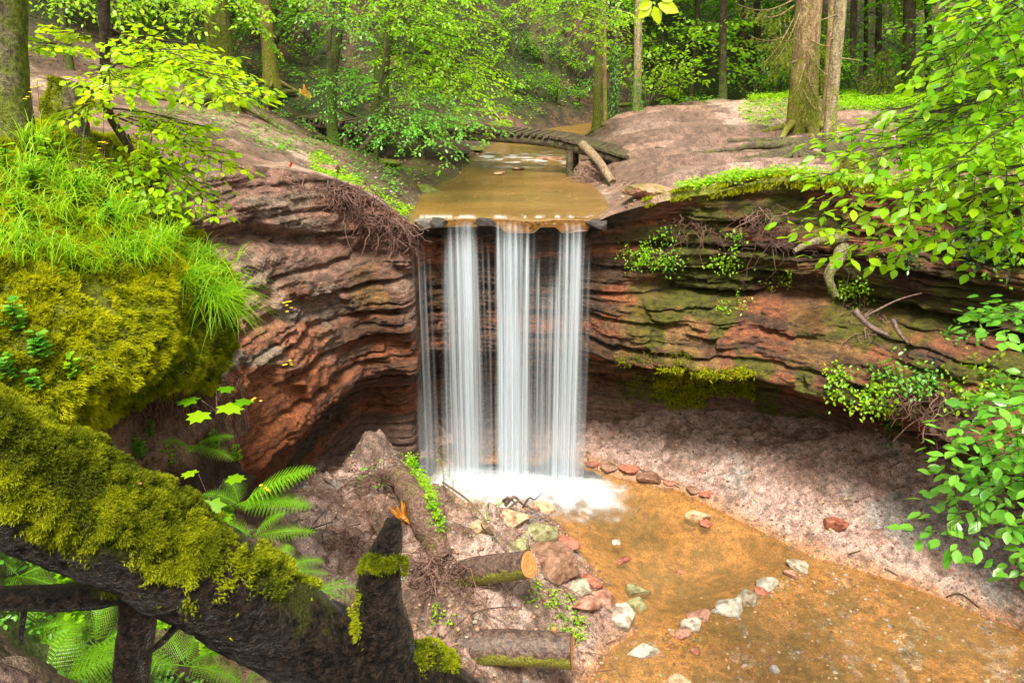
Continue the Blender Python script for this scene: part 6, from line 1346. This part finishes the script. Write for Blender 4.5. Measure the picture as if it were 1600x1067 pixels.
HB = [(30, 520, .22, 8, .075, 'dark glossy leaved plant at the left edge of the bank', 'beech_cool'), (70, 560, .2, 7, .07, 'glossy plant right of the leftmost one on the bank', 'beech_cool'), (150, 610, .18, 7, .05, 'small herb just above the fallen trunk', 'herb'), (120, 590, .16, 6, .05, 'feathery herb above the middle of the fallen trunk', 'herb'), (60, 610, .15, 6, .05, 'low leafy herb touching the top of the fallen trunk', 'beech_cool'),
      (130, 320, .25, 8, .07, 'leafy plant below the tall mossy stump', 'herb'), (180, 360, .2, 8, .07, 'leafy plant in the dark gap of the bank', 'beech_cool'), (60, 300, .22, 8, .07, 'leafy plant beside the foot of the old trunk', 'herb'), (220, 330, .22, 7, .065, 'leafy plant left of the mossy stub', 'herb'), (200, 300, .22, 8, .065, 'leafy plant behind the stump', 'beech'),
      (150, 640, .2, 7, .045, 'starry leaved herb hanging under the moss edge', 'herb'), (180, 660, .18, 6, .045, 'second starry herb below the moss edge', 'herb'), (100, 440, .1, 5, .045, 'small leafy sprig in the bright moss', 'herb'), (40, 350, .2, 8, .06, 'bushy herb at the upper left of the moss', 'herb'), (10, 270, .2, 8, .08, 'large leaves at the left edge under the old trunk', 'herb'),
      (90, 280, .3, 8, .06, 'tall herb before the mossy stump', 'herb'), (165, 290, .25, 8, .06, 'herb right of the mossy stump', 'herb'), (240, 340, .2, 7, .05, 'herb in front of the mossy stub', 'beech'), (20, 600, .2, 7, .06, 'herb at the left edge above the fallen trunk', 'beech_cool'), (240, 680, .22, 6, .06, 'herb in the dark hollow under the bank', 'beech_cool')]
for px_, py_, h_, n_, l_, lb, m_ in HB: herb(GB(px_, py_), h_, n_, l_, lb, m_)
# yellow flowers
def flower(px, py, Y, stem_to, label):
    q = WY(px, py, Y); e = empty('yellow_wildflower', stem_to, label, 'flower', 'yellow wildflowers on the left bank'); T, Fm = MB(), MB()
    T.add(*tube([stem_to, (stem_to + q) / 2 + rng.normal(0, .03, 3), q], [.003, .0025, .0015], 4, False), moss=.2)
    for _ in range(int(rng.integers(3, 7))):
        c = q + rng.normal(0, .025, 3); T.add(*tube([q - [0, 0, .03], c], .001, 3, False), moss=.2); a = np.arange(6) * 1.05; D = np.stack([np.cos(a), np.sin(a), a * 0 + .25], 1); pass
        c = np.repeat(c[None], 6, 0); put(Fm, LEAF4, c, D, [0, -.5, .8], .015)
    Fm.build('petals', M['yellow'], e); T.build('stem', M['bark_beech'], e)
for px_, py_, Y_, bx, by, lb in ((58, 130, 5.3, 60, 230, 'yellow flower head right of the old trunk'), (145, 138, 5.5, 130, 290, 'yellow flowers before the top of the tall stump'), (163, 150, 5.5, 160, 290, 'bright yellow flowers on the young beech stem'), (188, 180, 5.5, 170, 300, 'yellow flower beside the crooked beech stem'), (135, 158, 5.4, 120, 300, 'yellow flowers in front of the tall stump'), (215, 212, 5.5, 200, 320, 'yellow flower under the beech leaves'),
                           (163, 230, 5.4, 150, 320, 'yellow flower low before the stump'), (295, 325, 5.6, 270, 370, 'yellow flowers over the grey rock slope'), (315, 318, 5.6, 280, 380, 'uppermost yellow flowers over the grey rock slope'), (200, 300, 5.2, 190, 340, 'yellow flower in the leaves left of the mossy stub'), (330, 425, 5.3, 300, 430, 'yellow flowers on the top of the big grass tuft'), (345, 455, 5.3, 320, 460, 'yellow flowers at the right side of the big grass tuft'),
                           (450, 570, 5.2, 345, 560, 'yellow flower on a long thin stem over the red rocks'), (398, 622, 5.2, 350, 590, 'lowest yellow flower by the broad sycamore leaves'), (50, 145, 5.2, 60, 240, 'small yellow flower by the old trunk'), (448, 475, 5.3, 340, 500, 'yellow flower floating before the red cliff on a thin stem'), (418, 760, 4.4, 415, 860, 'yellow flowers above the small fern by the fallen trunk')):
    flower(px_, py_, Y_, GB(bx, by), lb)
# sycamore sapling with broad leaves
def broad(name, label, base, leaves, sz, cat='sapling', mat='beech'):
    e = empty(name, base, label, cat); 
    T = MB(); c = np.mean([l[0] for l in leaves], 0) - [0, 0, .08]; T.add(*tube(catmull([base, lerp(base, c, .5) + [.02, 0, 0], c], 12), np.linspace(.006, .003, 12), 5, False), moss=.1)
    for p_, d_, s_ in leaves: T.add(*tube([c, p_], [.0025, .002], 4, False), moss=.1)
    T.build('stem', M['bark_log'], e)
    for p_, d_, s_ in leaves:
        Lm = MB(); put(Lm, PALM, p_, norm(np.array(d_, float)), [0.05, .12, 1.], sz * s_); Lm.build('leaf', M[mat], e)
broad('sycamore_sapling', 'sapling with a tier of broad pointed leaves between the bank and the red cliff', GB(330, 720), [(WY(315, 625, 4.6), (-1, -.1, .02), 1.5), (WY(345, 630, 4.55), (.9, -.5, -.12), 1.6), (WY(338, 612, 4.7), (.6, .6, .0), 1.2), (WY(362, 628, 4.6), (1, .2, -.05), 1.3), (WY(322, 640, 4.5), (-.3, -.9, -.1), 1.4)], .12)
broad('sycamore_sapling', 'sapling with one large glossy lobed leaf above the fallen trunk', GB(320, 840), [(WY(330, 775, 3.9), (.25, -.8, -.55), 1.5), (WY(310, 740, 4.0), (-.9, .1, 0), 1.2), (WY(350, 748, 3.95), (.9, .1, .0), 1.4), (WY(345, 800, 3.9), (.6, -.5, -.3), 1.0), (WY(300, 790, 3.9), (-.7, -.3, -.2), .9)], .10)
# ferns
FERN = []
def fern(label, base, fr, group='ferns', name='fern'):
    e = empty(name, base, label, 'fern', group)
    for d_, ln, ar in fr:
        G, T = MB(), MB(); frond(G, G, base, norm(np.array(d_, float)), ln, arch=ar); o = G.build('frond', M['fern'], e)
fern('fern with long arching fronds reaching right over the red rocks', WY(375, 790, 4.5), [((-.2, .2, .9), .35, .4), ((.6, .1, .5), .75, .3), ((.85, -.2, .35), .65, .25), ((.3, -.4, .6), .4, .5), ((-.6, 0, .6), .4, .5)])
fern('light green fern beside the lower edge of the mossy trunk', WY(430, 900, 3.6), [((.7, .3, .5), .36, .5), ((.9, .2, .25), .33, .4), ((.2, .3, .8), .34, .5), ((-.3, .4, .7), .3, .5), ((1, -.1, .1), .26, .35)])
fern('small fern frond between the mossy trunk and the black snag', WY(490, 925, 3.2), [((1, .3, .2), .26, .3), ((.6, .4, .2), .2, .3), ((.9, 0, .1), .2, .4)])
fern('large fern in the bottom left corner under the fallen trunk', WY(60, 1100, 2.5), [((.1, .4, .6), .5, .4), ((.6, .3, .5), .55, .4), ((-.5, .4, .5), .5, .5), ((.9, .2, .3), .5, .4), ((.3, .7, .4), .5, .5), ((-.1, .9, .3), .45, .5)])
fern('fern spreading behind the dark prop branch', WY(150, 1010, 3.0), [((.7, .3, .4), .45, .4), ((-.6, .3, .5), .5, .5), ((0, .3, .8), .4, .5), ((-.9, -.1, .3), .5, .4), ((.9, -.2, .3), .5, .5), ((.2, -.7, .3), .4, .4)])
fern('fern at the left edge between the two dark branches', WY(10, 1000, 2.8), [((.8, .3, .3), .4, .4), ((.4, .3, .7), .4, .5), ((.9, -.1, .15), .45, .3), ((-.5, .2, .6), .4, .4)])
fern('fern right of the dark prop branch', WY(290, 1040, 3.0), [((.7, .3, .4), .35, .4), ((-.4, .4, .6), .35, .5), ((.9, -.2, .2), .35, .4), ((.2, .2, .8), .32, .5), ((-.8, -.1, .3), .35, .4)])
fern('fern peeping below the mossy trunk near the corner', WY(380, 1075, 3.2), [((.4, .3, .5), .3, .4), ((-.6, .3, .5), .35, .5), ((.9, 0, .2), .28, .4)])
fern('fern in the gap below the left of the fallen trunk', WY(30, 900, 3.1), [((.7, .3, .3), .3, .4), ((-.5, .2, .5), .3, .4), ((.2, -.4, .4), .28, .4), ((.9, -.2, .1), .3, .3)])
for px_, py_, Y_, lb in ((60, 860, 3.2, 'leafy plant in the gap under the fallen trunk'), (110, 890, 3.2, 'herb beside the fern in the gap under the trunk'), (20, 830, 3.3, 'yellowish herb at the left edge under the trunk'), (330, 1000, 3.2, 'broad leaved herb right of the prop branch'), (260, 960, 3.3, 'leafy herb behind the thin twig under the trunk'), (120, 960, 3.0, 'herb above the large corner fern')):
    herb(WY(px_, py_ + 25, Y_), .16, 9, .06, lb, 'herb')
fern('fern in the hollow between the mossy bank and the red cliff', WY(300, 700, 4.9), [((.7, .1, .5), .4, .4), ((-.5, -.2, .6), .35, .5), ((.2, -.5, .6), .35, .5), ((.9, -.3, .3), .4, .4)])
fern('fern rising behind the middle of the mossy trunk', WY(395, 840, 4.1), [((.5, .1, .7), .4, .4), ((-.6, .1, .6), .35, .5), ((.9, .1, .3), .45, .3), ((.1, -.3, .8), .3, .5)])
for px_, py_, Y_, m_, lb in ((270, 720, 4.5, 'herb', 'leafy herb in the hollow below the moss edge'), (225, 700, 4.2, 'beech_cool', 'glossy herb directly above the middle of the fallen trunk'), (360, 800, 4.2, 'herb', 'herb between the two sycamore saplings and the trunk'), (380, 700, 5.2, 'herb', 'small herb at the foot of the red cliff beside the hollow'), (340, 690, 5.0, 'beech_cool', 'dark herb under the broad sycamore leaves')):
    herb(GB(px_, py_ + 15), .2, 8, .055, lb, m_)
x = rng.uniform(-3.2, -.9, 2600); y = rng.uniform(2.2, 5., 2600); k = fbm(x * 3, y * 3, 0, 506, 3) > .5; x, y = x[k], y[k]
def near_z(a, b_): return hF(a, b_)
cover('undergrowth', 'low green undergrowth on the ground below the fallen trunk', x, y, near_z, .035, .09, 'beech_cool', per=3)

# ------------------------------------------------------------------ near branches on the right
b = np.array([5.2, 5.0, -.5]); q = WY(1700, -200, 4.6)
def E(a, Y=None): return WY(*a)
R1 = []
for a, z_, ns in [((1760, 60, 4.9), (1300, 300, 4.3), 13), ((1760, 160, 4.8), (1180, 385, 4.2), 16), ((1700, -60, 4.9), (1440, 100, 4.5), 11), ((1760, 100, 5.0), (1255, 265, 4.4), 14), ((1740, 20, 4.6), (1360, 200, 4.2), 12), ((1760, 240, 4.6), (1230, 430, 4.3), 14), ((1760, 250, 4.7), (1320, 440, 4.4), 12), ((1760, 300, 4.7), (1480, 420, 4.4), 9),
                  ((1700, -40, 4.6), (1400, 150, 4.3), 12), ((1760, 180, 5.2), (1400, 300, 4.9), 12), ((1750, 60, 5.3), (1380, 210, 5.0), 12), ((1740, -60, 5.2), (1500, 60, 4.9), 10), ((1760, 220, 5.0), (1450, 350, 4.6), 11), ((1760, 120, 4.4), (1340, 350, 4.0), 13), ((1700, -80, 4.4), (1470, 40, 4.2), 9), ((1760, 330, 4.9), (1560, 380, 4.7), 8), ((1760, 0, 5.2), (1450, 170, 5.0), 12)]:
    R1.append(S(a, z_, nside=ns, side=.26, sag=.04, r0=.008))
tree('overhanging_beech', 'beech branches with large light green leaves filling the upper right corner', b, [np.array([5.4, 4.9, 1.0]), np.array([5.3, 4.8, 3.2]), np.array([5.0, 4.7, 6.])], .14, .10, 'bark_dark', sprays=[(a, lerp(a, b_, .90), k) for a, b_, k in more(R1, 1, .14)], leafm='beech', leaf=.084, gap=.060, spk=dict(flat=.45, tpl=LEAF, curl=.1), moss=(.1, .1))
b = np.array([4.6, 4.0, -2.2]); R2 = []
for a, z_, ns in [((1800, 520, 4.2), (1490, 520, 3.8), 10), ((1800, 560, 4.2), (1440, 690, 3.6), 13), ((1800, 640, 4.0), (1385, 880, 3.5), 14), ((1800, 700, 4.0), (1520, 920, 3.5), 10), ((1800, 620, 4.3), (1420, 780, 3.8), 13), ((1780, 760, 3.9), (1560, 860, 3.6), 9), ((1800, 490, 4.1), (1530, 500, 3.9), 8), ((1800, 600, 4.0), (1500, 650, 3.7), 11), ((1800, 660, 3.8), (1480, 740, 3.5), 12)]:
    R2.append(S(a, z_, nside=ns, side=.24, sag=.03, r0=.006))
tree('hornbeam_branches', 'darker green branches with toothed leaves hanging at the lower right edge', b, [np.array([4.6, 4.0, -.5]), np.array([4.5, 4.1, .9]), np.array([4.4, 4.2, 2.0])], .06, .03, 'bark_dark', 'tree', sprays=[(a, lerp(a, b_, .86), k) for a, b_, k in more(R2, 1, .10)], leafm='beech_cool', leaf=.088, gap=.075, spk=dict(flat=.4, tpl=LEAF, curl=.1), moss=(.1, .1))
# the twig hanging in at the top
e = empty('hanging_twig', WY(1010, -60, 3), 'close twig with five light green leaves at the top edge right of centre', 'twig')
T = MB(); T.add(*tube([WY(1050, -120, 3.1), WY(1035, -40, 3.0), WY(1022, 2, 3.0)], [.006, .004, .002], 5, False), moss=.1); T.build('stem', M['bark_dark'], e)
for a, d_, s_ in (((1018, 8), (-.8, -.2, -.75), .8), ((1028, 6), (.8, -.2, -.3), 1.), ((1022, 10), (.35, -.1, -.9), .8), ((1020, 4), (-.9, -.1, -.35), .7), ((1030, -2), (.9, 0, .1), .8)):
    Lm = MB(); put(Lm, LEAF, WY(*a, 3.0), d_, [0.1, -1, .35], .085 * s_); Lm.build('leaf', M['beech_yellow'], e)
